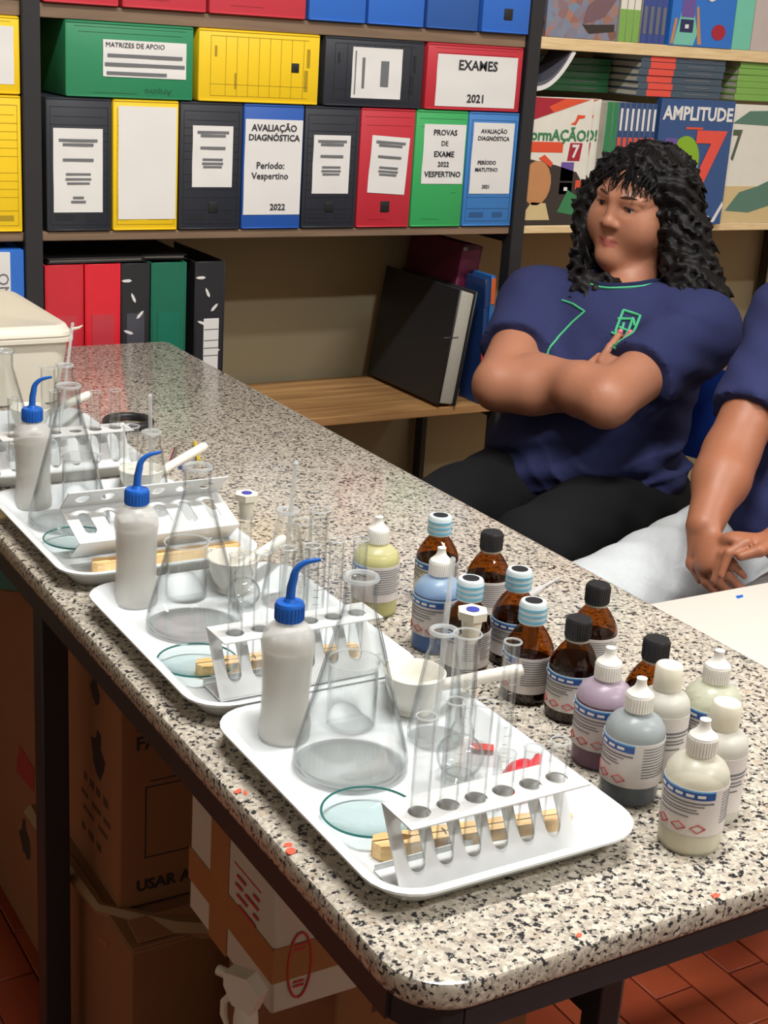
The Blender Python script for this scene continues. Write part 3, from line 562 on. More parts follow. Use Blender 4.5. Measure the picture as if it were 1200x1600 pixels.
el = G(); el.tube([(-w_ / 2 + 0.029 + 0.013 * math.cos(R(a)), -0.0014, 0.052 + 0.038 * math.sin(R(a))) for a in range(0, 361, 15)], 0.0012, 6, cap=False); el.obj('stamp_ring', red_ink, wt)
lines(G(), -0.0014, [(-w_ / 2 + 0.029, z_, 0.012, 0.0025) for z_ in (0.076, 0.071, 0.033, 0.028)]).obj('stamp_print', red_ink, wt)['kind'] = 'stuff'
carton(0.105, 0.45, 1.185, 1.52, 0.0, 0.58, card2, 'tall brown cardboard box behind the black bench leg')
leftprint(bpy.data.objects['cardboard_box.004'], 0.345, [(-0.05, -0.03), (0.04, -0.02), (0.045, 0.02), (-0.03, 0.025)], 0.05, 0.3, 0, mat('carton_red', C(150, 52, 42), 0.7))
leftprint(bpy.data.objects['cardboard_box.004'], 0.345, blob(0.03, 0.5), 0.06, 0.17)
# green bag on that box
g = G(); g.lathe([(0.0, 0.0), (0.12, 0.004), (0.15, 0.02), (0.14, 0.055), (0.1, 0.085), (0.05, 0.1), (0.02, 0.115), (0.035, 0.135), (0.0, 0.13)], 28)
g.V = [(x * (1 + 0.1 * math.sin(5 * math.atan2(y, x) + z * 40)), y * (1 + 0.1 * math.cos(4 * math.atan2(y, x) + z * 30)), z) for x, y, z in g.V]
tag(g.obj('plastic_bag', mat('green_bag', C(20, 96, 78), 0.3), None, (0.165, 1.325, 0.5835)), 'dark green plastic bag slumped on the tall brown box', 'bag')
# spray bottle and floor things
carton(-0.01, 0.096, 0.29, 0.395, 0.0, 0.352, card2, 'small brown cardboard box carrying the white spray bottle', False)
sp = thing('spray_bottle', 'white trigger spray bottle in front of the white carton', 'bottle', (0.045, 0.345, 0.3535), R(118))
sp.scale = (0.72, 0.72, 0.72)
wp2 = mat('spray_white', C(216, 214, 206), 0.4)
G().lathe([(0.036, 0), (0.04, 0.006), (0.04, 0.11), (0.034, 0.14), (0.018, 0.165), (0.014, 0.17), (0.014, 0.185)], 28).obj('bottle_body', wp2, sp)
G().lathe([(0.0165, 0.18), (0.0165, 0.2), (0.015, 0.215), (0.012, 0.22)], 24).obj('collar', wp2, sp)
g = G(); g.loft([[(x + dx, y, z) for x, z in ((-0.014, 0.215), (0.016, 0.22), (0.03, 0.244), (0.03, 0.264), (-0.006, 0.268), (-0.026, 0.25))] for y, dx in ((-0.011, 0), (0.011, 0))], smooth=False); g.obj('spray_head', wp2, sp)
G().tube([(0.022, 0, 0.228), (0.036, 0, 0.21), (0.036, 0, 0.19), (0.03, 0, 0.175)], [0.006, 0.005, 0.005, 0.003], 8).obj('trigger', wp2, sp); G().tube([(0.03, 0, 0.254), (0.047, 0, 0.254)], 0.007, 12).obj('nozzle', wp2, sp)
jug = thing('cleaner_bottle', 'pale bottle with a red cap under the bench near the brown box', 'bottle', (0.245, 0.36, 0.0))
G().rbox((0, 0, 0.12), (0.1, 0.08, 0.24), 0.025, 4).lathe([(0.03, 0.23), (0.02, 0.275), (0.018, 0.285)], 20).obj('bottle_body', mat('jug_pale', C(150, 120, 116), 0.4), jug); G().lathe([(0.021, 0.27), (0.022, 0.272), (0.022, 0.302), (0.019, 0.305)], 24).obj('cap', mat('cap_red', C(170, 30, 50), 0.4), jug)
steelc = mat('can_lid', C(176, 174, 172), 0.3, metal=0.7)
for k, (x, y, hh, lb) in enumerate(((0.545, 0.615, 0.168, 'dark can with a grey lid beside the bench leg'), (0.535, 0.515, 0.165, 'dark can with a pale lettered lid under the near end of the bench'), (0.497, 0.705, 0.17, 'grey lidded can farther under the bench'))):
    t = thing('paint_can', lb, 'can', (x, y, 0))
    G().lathe([(0.038, 0), (0.04, 0.003), (0.04, hh - 0.004), (0.038, hh - 0.002)], 32).obj('can_body', black_steel, t); G().lathe([(0.0, hh + 0.001), (0.034, hh + 0.001), (0.036, hh + 0.004), (0.04, hh + 0.004), (0.041, hh - 0.006)][::-1], 32).obj('lid', steelc, t)
    lines(G(), 0, [(0, 0, 0.03, 0.004), (0.004, -0.01, 0.02, 0.003)], Matrix.Translation((0, 0, hh + 0.0012)) @ Matrix.Rotation(R(-90), 4, 'X')).obj('lid_print', ink, t)['kind'] = 'stuff'
# ------------------------------------------------------------------ school desk and chairs
dz = H - 0.05
dk = thing('school_desk', 'pale school desk standing against the far side of the bench', 'desk', (0, 0, 0))
desk_top = mat('desk_laminate', C(214, 208, 200), 0.4, 0.02, 20)
G().rbox((0.97, 0.345, dz - 0.009), (0.62, 0.5, 0.018), 0.004, 2).obj('desk_top', desk_top, dk)
steel_g = mat('grey_tube_steel', C(128, 126, 122), 0.4, metal=0.3)
for x in (0.70, 1.24):
    for y in (0.14, 0.55): G().tube([(x, y, 0), (x, y, dz - 0.018)], 0.011, 10).obj('leg', steel_g, dk)
    G().tube([(x, 0.14, 0.12), (x, 0.55, 0.12)], 0.011, 10).obj('foot_rail', steel_g, dk)
G().prism([(0, 0), (0.012, 0.002), (0.016, 0.008), (0.004, 0.008)], 0, 0.0004).obj('blue_speck', blue_cap, dk, (0.832, 0.563, dz))
# ------------------------------------------------------------------ glass and plastics
def glass_mat(name, tint=(0.985, 0.99, 0.99), edge=(0.30, 0.34, 0.35), rough=0.02, ior=1.5, boost=1.0):
    m = bpy.data.materials.new(name); m.use_nodes = True; nt = m.node_tree; N = nt.nodes; L = nt.links; N.remove(N['Principled BSDF'])
    lw = N.new('ShaderNodeLayerWeight'); lw.inputs[0].default_value = 0.5
    p3 = N.new('ShaderNodeMath'); p3.operation = 'POWER'; p3.inputs[1].default_value = 4.2; L.new(lw.outputs['Facing'], p3.inputs[0])
    p5 = N.new('ShaderNodeMath'); p5.operation = 'POWER'; p5.inputs[1].default_value = 5.0; L.new(lw.outputs['Facing'], p5.inputs[0])
    fr = N.new('ShaderNodeMath'); fr.operation = 'MULTIPLY_ADD'; fr.inputs[1].default_value = 0.8; fr.inputs[2].default_value = 0.055; L.new(p5.outputs[0], fr.inputs[0])
    mx = N.new('ShaderNodeMix'); mx.data_type = 'RGBA'; mx.inputs[6].default_value = (*tint, 1); mx.inputs[7].default_value = (*edge, 1); L.new(p3.outputs[0], mx.inputs[0])
    tr = N.new('ShaderNodeBsdfTransparent'); L.new(mx.outputs[2], tr.inputs[0]); gl = N.new('ShaderNodeBsdfGlossy'); gl.inputs['Roughness'].default_value = rough
    ms = N.new('ShaderNodeMixShader'); L.new(fr.outputs[0], ms.inputs[0]); L.new(tr.outputs[0], ms.inputs[1]); L.new(gl.outputs[0], ms.inputs[2]); L.new(ms.outputs[0], N['Material Output'].inputs[0])
    return m
def milky_mat(name, col, clear=0.35, rough=0.35, glow=0.3):
    """translucent plastic: part see-through, part diffuse and translucent"""
    m = bpy.data.materials.new(name); m.use_nodes = True; nt = m.node_tree; N = nt.nodes; L = nt.links; b = N['Principled BSDF']
    nz = N.new('ShaderNodeTexNoise'); nz.inputs['Scale'].default_value = 18; tc = N.new('ShaderNodeTexCoord'); L.new(tc.outputs['Object'], nz.inputs['Vector'])
    mx = N.new('ShaderNodeMix'); mx.data_type = 'RGBA'; mx.inputs[6].default_value = tuple(c * 0.96 for c in col[:3]) + (1,); mx.inputs[7].default_value = col; L.new(nz.outputs['Fac'], mx.inputs[0]); L.new(mx.outputs[2], b.inputs['Base Color'])
    b.inputs['Roughness'].default_value = rough
    tl = N.new('ShaderNodeBsdfTranslucent'); L.new(mx.outputs[2], tl.inputs[0]); a = N.new('ShaderNodeMixShader'); a.inputs[0].default_value = glow; L.new(b.outputs[0], a.inputs[1]); L.new(tl.outputs[0], a.inputs[2])
    tr = N.new('ShaderNodeBsdfTransparent'); c = N.new('ShaderNodeMixShader'); c.inputs[0].default_value = clear; L.new(a.outputs[0], c.inputs[1]); L.new(tr.outputs[0], c.inputs[2]); L.new(c.outputs[0], N['Material Output'].inputs[0])
    return m
glass = glass_mat('lab_glass'); glass_teal = glass_mat('teal_glass', (0.93, 0.975, 0.975), (0.6, 0.75, 0.74)); amber = glass_mat('amber_glass', (0.50, 0.25, 0.07), (0.18, 0.07, 0.018), 0.03)
teal_edge = mat('teal_edge', C(40, 104, 100), 0.15); porcelain = mat('porcelain', C(232, 228, 218), 0.3, 0.02, 10); enamel = mat('rack_enamel', C(220, 222, 222), 0.4, 0.015, 10)
pinewood = wood_mat('pine', C(216, 172, 112), C(240, 206, 150), 60, 0.6); rod_glass = milky_mat('rod_glass', C(238, 243, 245), 0.62, 0.08, 0.35)
ZT = H + 0.0036      # tray floor
# ---- trays
def rr3(x0, y0, x1, y1, r, z, n=6): return [(x, y, z) for x, y in round_rect(x0, y0, x1, y1, (r,) * 4, n)]
def tray(x, y, label):
    w_, l_ = 0.244, 0.326
    def rg(i, z, r): return rr3(i, i, w_ - i, l_ - i, r, z)
    g = G()
    g.loft([rg(0.026, 0.0, 0.022), rg(0.022, 0.0005, 0.024), rg(0.006, 0.0195, 0.036), rg(0.0, 0.0205, 0.04), rg(0.0, 0.0225, 0.04), rg(0.004, 0.0235, 0.037), rg(0.009, 0.0215, 0.033), rg(0.0245, 0.0045, 0.022), rg(0.031, 0.0032, 0.018)], smooth=True)
    o = g.obj('tray', white_pl, None, (x, y, H + 0.0003)); return tag(o, label, 'tray', 'white trays along the bench')
TR = [(0.0205, 0.074), (0.017, 0.404), (0.013, 0.757), (0.018, 1.135)]
for (x, y), lb in zip(TR, ('white plastic tray nearest the rounded bench corner, beside the dropper bottles', 'white plastic tray second from the rounded bench corner', 'white plastic tray third from the rounded bench corner', 'white plastic tray nearest the white lidded container')): tray(x, y, lb)
NTH = ['on the tray beside the dropper bottles', 'on the second tray from the bench corner', 'on the third tray from the bench corner', 'on the tray nearest the lidded container']
def proto(name, build):
    me = {}
    return me
CACHE = {}
def cached(key, fn):
    if key not in CACHE: CACHE[key] = fn()
    return CACHE[key]
# ---- erlenmeyer flasks
def erlen_mesh(h, r, rn):
    k = h / 0.178
    o = [(0, 0), (r * 0.88, 0), (r * 0.98, 0.004), (r, 0.0085), (r * 0.975, 0.016 * k), (rn * 1.25, 0.136 * k), (rn * 1.03, 0.147 * k), (rn, 0.152 * k), (rn, 0.171 * k), (rn + 0.002, 0.1735 * k), (rn + 0.0024, 0.1755 * k), (rn + 0.0018, 0.178 * k), (rn - 0.0002, 0.1778 * k)]
    i = [(rn - 0.0014, 0.174 * k), (rn - 0.0015, 0.151 * k), (rn * 1.24 - 0.0015, 0.1355 * k), (r * 0.975 - 0.0015, 0.016 * k), (r - 0.0017, 0.009), (r * 0.86, 0.0022), (0, 0.0022)]
    return G().lathe(o + i, 40).mesh('flask_body', glass)
marks = mat('white_marking', C(225, 225, 225), 0.5)
def flask(x, y, label, h=0.178, r=0.0505, rn=0.0142, name='erlenmeyer_flask', rz=0):
    t = thing(name, label, 'flask', (x, y, ZT), R(rz)); link('flask_body', cached(('er', h, r, rn), lambda: erlen_mesh(h, r, rn)), t)
    k = h / 0.178; rim = cached(('rim', rn, h), lambda: G().lathe_open([(rn - 0.0004 + 0.0024 * math.cos(R(a)), 0.1755 * k + 0.0022 * math.sin(R(a))) for a in range(0, 361, 45)], 36).mesh('rim', rod_glass)); link('rim', rim, t)
    return t
for (x, y), lb in zip(((0.111, 0.294), (0.107, 0.626), (0.092, 0.985)), NTH): flask(x, y, 'large empty erlenmeyer flask ' + lb)
flask(0.104, 1.30, 'large empty erlenmeyer flask ' + NTH[3], 0.152, 0.043, 0.0125)
SMALL = [(0.207, 0.307), (0.226, 0.652), (0.202, 0.990), (0.216, 1.372)]
for (x, y), lb in zip(SMALL, NTH): flask(x, y, 'small erlenmeyer flask with a rod, ' + lb, 0.108, 0.0265, 0.0118, 'small_erlenmeyer_flask')
# ---- glass rods leaning in the small flasks
RODTOP = [(0.2235, 0.3265, 0.168), (0.2225, 0.632, 0.17), (0.196, 0.982, 0.16), (0.238, 1.402, 0.165)]
for (x, y), tp, lb in zip(SMALL, RODTOP, NTH):
    v = Vector((tp[0] - x, tp[1] - y, tp[2])); hv = Vector((v.x, v.y, 0)); hv = hv.normalized() if hv.length > 0.001 else Vector((1, 0, 0)); b0 = Vector((x, y, 0.0052)) - hv * min(0.014, 0.4 * Vector((v.x, v.y)).length)
    if lb is NTH[3]: b0 = Vector((x - 0.016, y - 0.018, 0.0052))
    t = thing('glass_rod', 'thin glass rod leaning in the small flask ' + lb, 'rod', (b0.x, b0.y, ZT))
    G().tube([(0, 0, 0.003), (tp[0] - b0.x, tp[1] - b0.y, tp[2] - 0.003)], 0.0026, 10).obj('rod_shaft', rod_glass, t)
    G().lathe([(0, -0.0026), (0.002, -0.0018), (0.0028, 0), (0.002, 0.0018), (0, 0.0026)], 10, (tp[0] - b0.x, tp[1] - b0.y, tp[2] - 0.003)).obj('rod_tip', rod_glass, t)
# ---- wash bottles
milk = milky_mat('milky_plastic', C(238, 238, 236), 0.64, 0.3, 0.3); water = milky_mat('wash_liquid', C(228, 222, 210), 0.4, 0.2, 0.35)
def wash_bottle(x, y, label, tilt=0.0):
    t = thing('wash_bottle', label, 'bottle', (x, y, ZT), R(-32 + tilt))
    def body():
        r = 0.0235
        o = [(0, 0), (r * 0.93, 0), (r, 0.003), (r * 1.02, 0.012), (r * 0.965, 0.02), (r * 0.93, 0.045), (r * 0.96, 0.075), (r * 1.02, 0.089), (r * 1.01, 0.097), (r * 0.94, 0.1025), (r * 0.76, 0.108), (0.0115, 0.1125), (0.0095, 0.1135), (0.0095, 0.122)]
        i = [(a - 0.001 if a > 0.001 else 0, max(z, 0.001)) for a, z in reversed(o)]
        return G().lathe(o + i, 36).mesh('bottle_body', milk)
    link('bottle_body', cached('washb', body), t)
    def liq():
        r = 0.0223
        return G().lathe([(0, 0.0014), (r * 0.92, 0.0014), (r, 0.004), (r * 1.01, 0.012), (r * 0.955, 0.02), (r * 0.92, 0.045), (r * 0.94, 0.078), (r * 0.97, 0.086), (0, 0.086)], 32).mesh('liquid', water)
    link('liquid', cached('washl', liq), t)
    def cap():
        g = G(); g.lathe([(0.0112, 0.1135), (0.0126, 0.114), (0.0126, 0.129), (0.0118, 0.1305), (0.006, 0.131), (0.0045, 0.134), (0, 0.134)], 32)
        for k in range(24): a = 2 * math.pi * k / 24; g.box((0.0127 * math.cos(a), 0.0127 * math.sin(a), 0.1215), (0.0012, 0.0012, 0.013), Matrix.Rotation(0, 4, 'Z'))
        return g.mesh('cap', blue_cap)
    c = link('cap', cached('washc', cap), t)
    def stem():
        P = [(0, 0, 0.131), (0.0008, 0, 0.145), (0.0025, 0, 0.153)] + [(0.0215 - 0.019 * math.cos(R(a)), 0, 0.153 + 0.017 * math.sin(R(a))) for a in range(10, 75, 9)] + [(0.025, 0, 0.1715)]
        return G().tube(P, [0.0042, 0.004, 0.0038] + [0.0036 - 0.0002 * k for k in range(8)] + [0.0016], 10).mesh('spout', blue_cap)
    link('spout', cached('washs', stem), t)
    return t
for (x, y), lb, a in zip(((0.083, 0.366), (0.074, 0.709), (0.070, 1.061)), NTH, (0, 10, 4)): wash_bottle(x, y, 'milky wash bottle with blue spout, ' + lb, a)
# ---- watch glasses
def watch_glass(x, y, r, label, tilt):
    t = thing('watch_glass', label, 'watch glass', (x, y, ZT + 0.0006)); t.rotation_euler = tilt
    pr = [(r * q, 0.0002 + 0.010 * q * q) for q in (0, 0.2, 0.4, 0.6, 0.8, 1.0)]
    link('dish', cached(('wg', r), lambda: G().lathe(pr + [(a, z + 0.0018) for a, z in reversed(pr)], 44).mesh('dish', glass_teal)), t)
    link('rim', cached(('wgr', r), lambda: G().lathe_open([(r + 0.0002 + 0.0011 * math.cos(R(a)), 0.0111 + 0.0009 * math.sin(R(a))) for a in range(0, 361, 60)], 44).mesh('rim', teal_edge)), t)
for (x, y), lb in zip(((0.078, 0.203), (0.066, 0.523), (0.072, 0.898)), NTH): watch_glass(x, y, 0.039, 'clear watch glass with a teal edge, ' + lb, (0, 0, 0))
# ---- beakers
def beaker(x, y, r, h, label):
    t = thing('beaker', label, 'beaker', (x, y, ZT))
    o = [(0, 0), (r * 0.9, 0), (r, 0.003), (r, h - 0.003), (r + 0.0018, h)]; i = [(r + 0.0006, h + 0.0006), (r - 0.0014, h - 0.003), (r - 0.0014, 0.0035), (r * 0.88, 0.0018), (0, 0.0018)]
    link('beaker_body', cached(('bk', r, h), lambda: G().lathe(o + i, 36).mesh('beaker_body', glass)), t); link('rim', cached(('bkr', r, h), lambda: G().lathe_open([(r + 0.0012 + 0.001 * math.cos(R(a)), h + 0.001 * math.sin(R(a))) for a in range(0, 361, 60)], 36).mesh('rim', rod_glass)), t)
    G().tube([(r + 0.0012, -0.004, h), (r + 0.006, 0, h + 0.001), (r + 0.0012, 0.004, h)], 0.0009, 6).obj('pouring_lip', rod_glass, t)
for (x, y), lb in zip(((0.150, 0.3635), (0.131, 0.706), (0.129, 1.052)), NTH): beaker(x, y, 0.023, 0.064, 'small glass beaker behind the large flask, ' + lb)
# ---- mortars and pestles
def mortar(x, y, label, plabel, tip):
    t = thing('mortar', label, 'mortar', (x, y, ZT))
    pr = [(0, 0), (0.017, 0), (0.0185, 0.002), (0.017, 0.006), (0.022, 0.014), (0.0265, 0.026), (0.0285, 0.038), (0.0297, 0.0405), (0.0285, 0.0415), (0.0268, 0.040)]
    inn = [(0.0245, 0.028), (0.019, 0.014), (0.010, 0.0075), (0, 0.006)]
    link('bowl', cached('mortar', lambda: G().lathe(pr + inn, 40).mesh('bowl', porcelain)), t)
    G().tube([(0.028, -0.006, 0.0405), (0.034, 0, 0.0412), (0.028, 0.006, 0.0405)], 0.002, 8).obj('pouring_lip', porcelain, t, rot=(0, 0, R(120)))
    d = Vector((tip[0] - x, tip[1] - y, 0)).normalized(); s = Vector((x, y, 0)) - d * 0.0105; s.z = 0.0185; e = Vector((tip[0], tip[1], tip[2] - 0.0036))
    ax = (e - s); Ln = ax.length; p = thing('pestle', plabel, 'pestle', (s.x, s.y, ZT + s.z)); p.rotation_euler = ax.to_track_quat('Z', 'Y').to_euler()
    link('handle', cached(('pest', round(Ln, 4)), lambda: G().lathe([(0.006, 0.012), (0.0055, 0.02), (0.0062, Ln * 0.6), (0.0066, Ln - 0.006), (0.005, Ln - 0.001), (0, Ln)], 20).mesh('handle', porcelain)), p)
    link('grinding_head', cached('pesth', lambda: G().lathe([(0, -0.0085), (0.006, -0.006), (0.0088, 0), (0.0078, 0.008), (0.0058, 0.0145)], 20).mesh('grinding_head', porcelain)), p)
for (x, y), lb, tip in zip(((0.217, 0.364), (0.186, 0.703), (0.211, 1.048), (0.168, 1.392)), NTH, ((0.304, 0.312, 0.053), (0.255, 0.712, 0.055), (0.325, 1.098, 0.052), (0.268, 1.405, 0.055))):
    mortar(x, y, 'white porcelain mortar ' + lb, 'white porcelain pestle resting in the mortar ' + lb, tip)
# ---- volumetric flasks with hexagonal stoppers
def volumetric(x, y, h, r, label):
    t = thing('volumetric_flask', label, 'flask', (x, y, ZT))
    zb = r * 1.7; rn = 0.0072
    o = [(0, 0), (r * 0.7, 0)] + [(r * math.cos(R(a)) * 1.0, r * 0.92 + r * 0.92 * math.sin(R(a))) for a in range(-60, 61, 15)] + [(rn * 1.5, zb + 0.008), (rn, zb + 0.016), (rn, h - 0.03), (rn + 0.003, h - 0.024)]
    i = [(max(a - 0.0012, 0), max(z, 0.0015)) for a, z in reversed(o)]
    link('flask_body', cached(('vol', h, r), lambda: G().lathe(o + i, 32).mesh('flask_body', glass)), t)
    s = link('stopper', cached(('stp', h), lambda: G().lathe([(0.0068, h - 0.028), (0.0086, h - 0.012), (0.0086, h - 0.007)], 24).prism([(0.0135 * math.cos(R(60 * k)), 0.0135 * math.sin(R(60 * k))) for k in range(6)], h - 0.007, h).mesh('stopper', mat('stopper_cream', C(228, 222, 204), 0.4))), t)
    link('blue_dot', cached(('dot', h), lambda: G().lathe([(0.0056, h - 0.0002), (0.0056, h + 0.0008), (0.004, h + 0.001), (0, h + 0.0008)], 20).mesh('blue_dot', mat('dot_blue', C(56, 66, 160), 0.4))), t)
volumetric(0.189, 0.241, 0.155, 0.021, 'volumetric flask with a cream hexagonal stopper, ' + NTH[0]); volumetric(0.177, 0.655, 0.131, 0.0185, 'volumetric flask with a cream hexagonal stopper, ' + NTH[1])
# ---- graduated cylinders
def cylinder(x, y, r, h, label, dark=False):
    t = thing('graduated_cylinder', label, 'cylinder', (x, y, ZT))
    G().prism([((r + 0.005) * math.cos(R(60 * k)), (r + 0.005) * math.sin(R(60 * k))) for k in range(6)], 0, 0.005).obj('foot', rod_glass, t)
    o = [(0, 0.0052), (r, 0.0052), (r, h - 0.002), (r + 0.0012, h)]; i = [(r + 0.0002, h + 0.0005), (r - 0.0012, h - 0.002), (r - 0.0012, 0.008), (0, 0.008)]
    G().lathe(o + i, 28).obj('cylinder_body', glass, t); G().lathe_open([(r + 0.0008 + 0.0009 * math.cos(R(a)), h + 0.0009 * math.sin(R(a))) for a in range(0, 361, 60)], 28).obj('rim', rod_glass, t)
    gm = G()
    for k in range(14): gm.lathe([(r + 0.0002, 0.02 + k * (h - 0.04) / 14), (r + 0.0003, 0.02 + k * (h - 0.04) / 14 + 0.0006)], 4, a0=R(-130), a1=R(-130 + (60 if k % 3 == 0 else 35)))
    gm.obj('graduations', ink if dark else marks, t)['kind'] = 'stuff'
cylinder(0.157, 0.200, 0.0105, 0.155, 'tall graduated cylinder behind the test tubes ' + NTH[0]); cylinder(0.192, 0.186, 0.0062, 0.148, 'thin graduated cylinder behind the test tubes ' + NTH[0])
cylinder(0.199, 0.566, 0.0095, 0.125, 'plain graduated cylinder behind the test tubes ' + NTH[1]); cylinder(0.197, 0.529, 0.0095, 0.15, 'graduated cylinder with black marks ' + NTH[1], True)
cylinder(0.157, 0.945, 0.0095, 0.13, 'graduated cylinder beside the mortar ' + NTH[2]); cylinder(0.172, 1.316, 0.0105, 0.118, 'graduated cylinder beside the large flask ' + NTH[3])
# ---- Z shaped test tube racks
def rack(x, y, label, n=6, pitch=0.0255, rotx=0.0, zoff=0.0):
    L_ = pitch * n + 0.012; zt = 0.0615
    t = thing('test_tube_rack', label, 'rack', (x, y, ZT + 0.0018 + zoff)); t.rotation_euler = (rotx, 0, 0)
    th = 0.0012
    def plate_with_holes():                      # top plate, y 0..0.042, z = zt ; square cells with round holes
        g = G(); r = 0.0088; segs = 24; y0, y1 = -0.005, 0.037; cy = 0.0145
        def cell(xa, xb):
            cx = (xa + xb) / 2; out = []; inn = []
            for k in range(segs):
                a = 2 * math.pi * k / segs; c, s = math.cos(a), math.sin(a)
                tx = ((xb - cx) / abs(c)) if abs(c) > 1e-6 else 1e9; ty = (((y1 - cy) if s > 0 else (cy - y0)) / abs(s)) if abs(s) > 1e-6 else 1e9; q = min(tx, ty)
                out.append((cx + c * q, cy + s * q)); inn.append((cx + r * c, cy + r * s))
            # add the true corners by snapping the nearest samples
            for X, Y in ((xa, y0), (xa, y1), (xb, y0), (xb, y1)):
                k = min(range(segs), key=lambda i: (out[i][0] - X) ** 2 + (out[i][1] - Y) ** 2); out[k] = (X, Y)
            V = [(a, b, zt) for a, b in out] + [(a, b, zt) for a, b in inn] + [(a, b, zt - th) for a, b in out] + [(a, b, zt - th) for a, b in inn]; F = []
            for k in range(segs):
                j = (k + 1) % segs; F += [(k, j, segs + j, segs + k), (2 * segs + j, 2 * segs + k, 3 * segs + k, 3 * segs + j), (segs + k, segs + j, 3 * segs + j, 3 * segs + k), (j, k, 2 * segs + k, 2 * segs + j)]
            g.add(V, F)
        for k in range(n): cell(0.006 + pitch * k, 0.006 + pitch * (k + 1))
        for xa, xb in ((0, 0.006), (L_ - 0.006, L_)): g.box(((xa + xb) / 2, (y0 + y1) / 2, zt - th / 2), (xb - xa, y1 - y0, th))
        return g.mesh('top_plate', enamel)
    link('top_plate', cached(('rt', n, pitch), plate_with_holes), t)
    def diag():
        g = G(); A = Vector((0, 0.037, zt)); B = Vector((0, 0.001, 0.001)); ax = (B - A); ln = ax.length; d = ax / ln; nrm = Vector((1, 0, 0)).cross(d)
        def P(u, v, w=0.0): q = A + d * v + nrm * w; return (u, q.y, q.z)
        hw = 0.0072; v0, v1 = 0.014, ln - 0.015
        def quad(pts):
            V = [P(u, v, 0) for u, v in pts] + [P(u, v, th) for u, v in pts]; m = len(pts)
            g.add(V, [tuple(range(m)), tuple(reversed(range(m, 2 * m)))] + [(k, (k + 1) % m, m + (k + 1) % m, m + k) for k in range(m)])
        for k in range(n):
            xa, xb = 0.006 + pitch * k, 0.006 + pitch * (k + 1); cx = (xa + xb) / 2
            arcT = [(cx + hw * math.cos(R(a)), v0 + hw - hw * math.sin(R(a))) for a in range(180, -1, -20)]; arcB = [(cx + hw * math.cos(R(a)), v1 - hw + hw * math.sin(R(a))) for a in range(0, 181, 20)]
            for i in range(len(arcT) - 1): quad([(arcT[i][0], 0), (arcT[i + 1][0], 0), arcT[i + 1], arcT[i]])
            for i in range(len(arcB) - 1): quad([(arcB[i + 1][0], ln), (arcB[i][0], ln), arcB[i], arcB[i + 1]])
            quad([(xa, 0), (cx - hw, 0), (cx - hw, ln), (xa, ln)]); quad([(cx + hw, 0), (xb, 0), (xb, ln), (cx + hw, ln)])
        quad([(0, 0), (0.006, 0), (0.006, ln), (0, ln)]); quad([(L_ - 0.006, 0), (L_, 0), (L_, ln), (L_ - 0.006, ln)])
        return g.mesh('slotted_panel', enamel)
    link('slotted_panel', cached(('rd', n, pitch), diag), t)
    link('base_plate', cached(('rb', n, pitch), lambda: G().box((L_ / 2, 0.021, 0.0006), (L_, 0.042, 0.0012)).box((L_ / 2, 0.0415, 0.003), (L_, 0.0012, 0.006)).mesh('base_plate', enamel)), t)
    return t
def tube(x, y, top, label, r=0.0072, group=None, z0=None, rotx=0.0):
    z0 = ZT + 0.0034 if z0 is None else z0; ln = round(top - (z0 - H), 4)
    t = thing('test_tube', label, 'test tube', (x, y, z0), 0, group); t.rotation_euler = (rotx, 0, 0)
    def mk():
        o = [(r * math.sin(R(a)), r - r * math.cos(R(a))) for a in range(0, 91, 15)] + [(r, ln - 0.002), (r + 0.0009, ln)]
        return G().lathe(o + [(r - 0.0003, ln + 0.0002), (r - 0.0009, ln - 0.002)] + [(max(a - 0.0009, 0), z + (0.0009 if z < r else 0)) for a, z in reversed(o[:-2])], 24).mesh('tube_body', glass)
    link('tube_body', cached(('tt', r, ln), mk), t)
    link('rim', cached(('ttr', r, ln), lambda: G().lathe_open([(r + 0.0003 + 0.0008 * math.cos(R(a)), ln + 0.0007 * math.sin(R(a))) for a in range(0, 361, 60)], 24).mesh('rim', rod_glass)), t)
NT = ['tray beside dropper bottles', 'second tray from bench corner', '', 'tray by the lidded container']
ORD = ['first', 'second', 'third', 'fourth', 'fifth', 'sixth']
def holder(x, y, z, ln, rz, label):
    t = thing('tube_holder', label, 'tube holder', (x, y, z), R(rz))
    for s in (-1, 1):
        poly = [(0, 0.001), (0.004, 0.009), (0.012, 0.0105), (0.02, 0.008), (0.028, 0.0095), (0.036, 0.009), (ln * 0.6, 0.0085), (ln - 0.004, 0.008), (ln, 0.005), (ln, 0.0008), (0.034, 0.0008), (0.028, 0.004), (0.022, 0.0042), (0.016, 0.0008)]
        G().prism([(a, s * b) for a, b in (poly if s > 0 else poly[::-1])], 0, 0.013).obj('wooden_jaw', pinewood, t)
    G().tube([(ln * 0.35, 0.0094 * math.cos(R(a)), 0.0065 + 0.0072 * math.sin(R(a))) for a in range(0, 361, 30)], 0.0008, 6, cap=False).obj('spring', mat('chrome', None), t)
RX = [(0.046, 0.0975), (0.0575, 0.4475), None, (0.0575, 1.1565)]
PIT = [0.0252, 0.0262, 0, 0.0285]
tops = [(0.145, 0.152, 0.146, 0.099, 0.098, 0.099), (0.145, 0.144, 0.145, 0.144, 0.146, 0.144), None, (0.12, None, 0.125, None, 0.12, 0.12)]
for k in (0, 1, 3):
    x, y = RX[k]; rack(x, y, 'white Z shaped test tube rack ' + NTH[k], 6, PIT[k])
    for i, tp in enumerate(tops[k]):
        if tp: tube(x + 0.006 + PIT[k] * (i + 0.5), y + 0.0145, tp, ('short' if tp < 0.1 else 'tall') + ' test tube, %s rack hole from the bench side, %s' % (ORD[i], NT[k]))
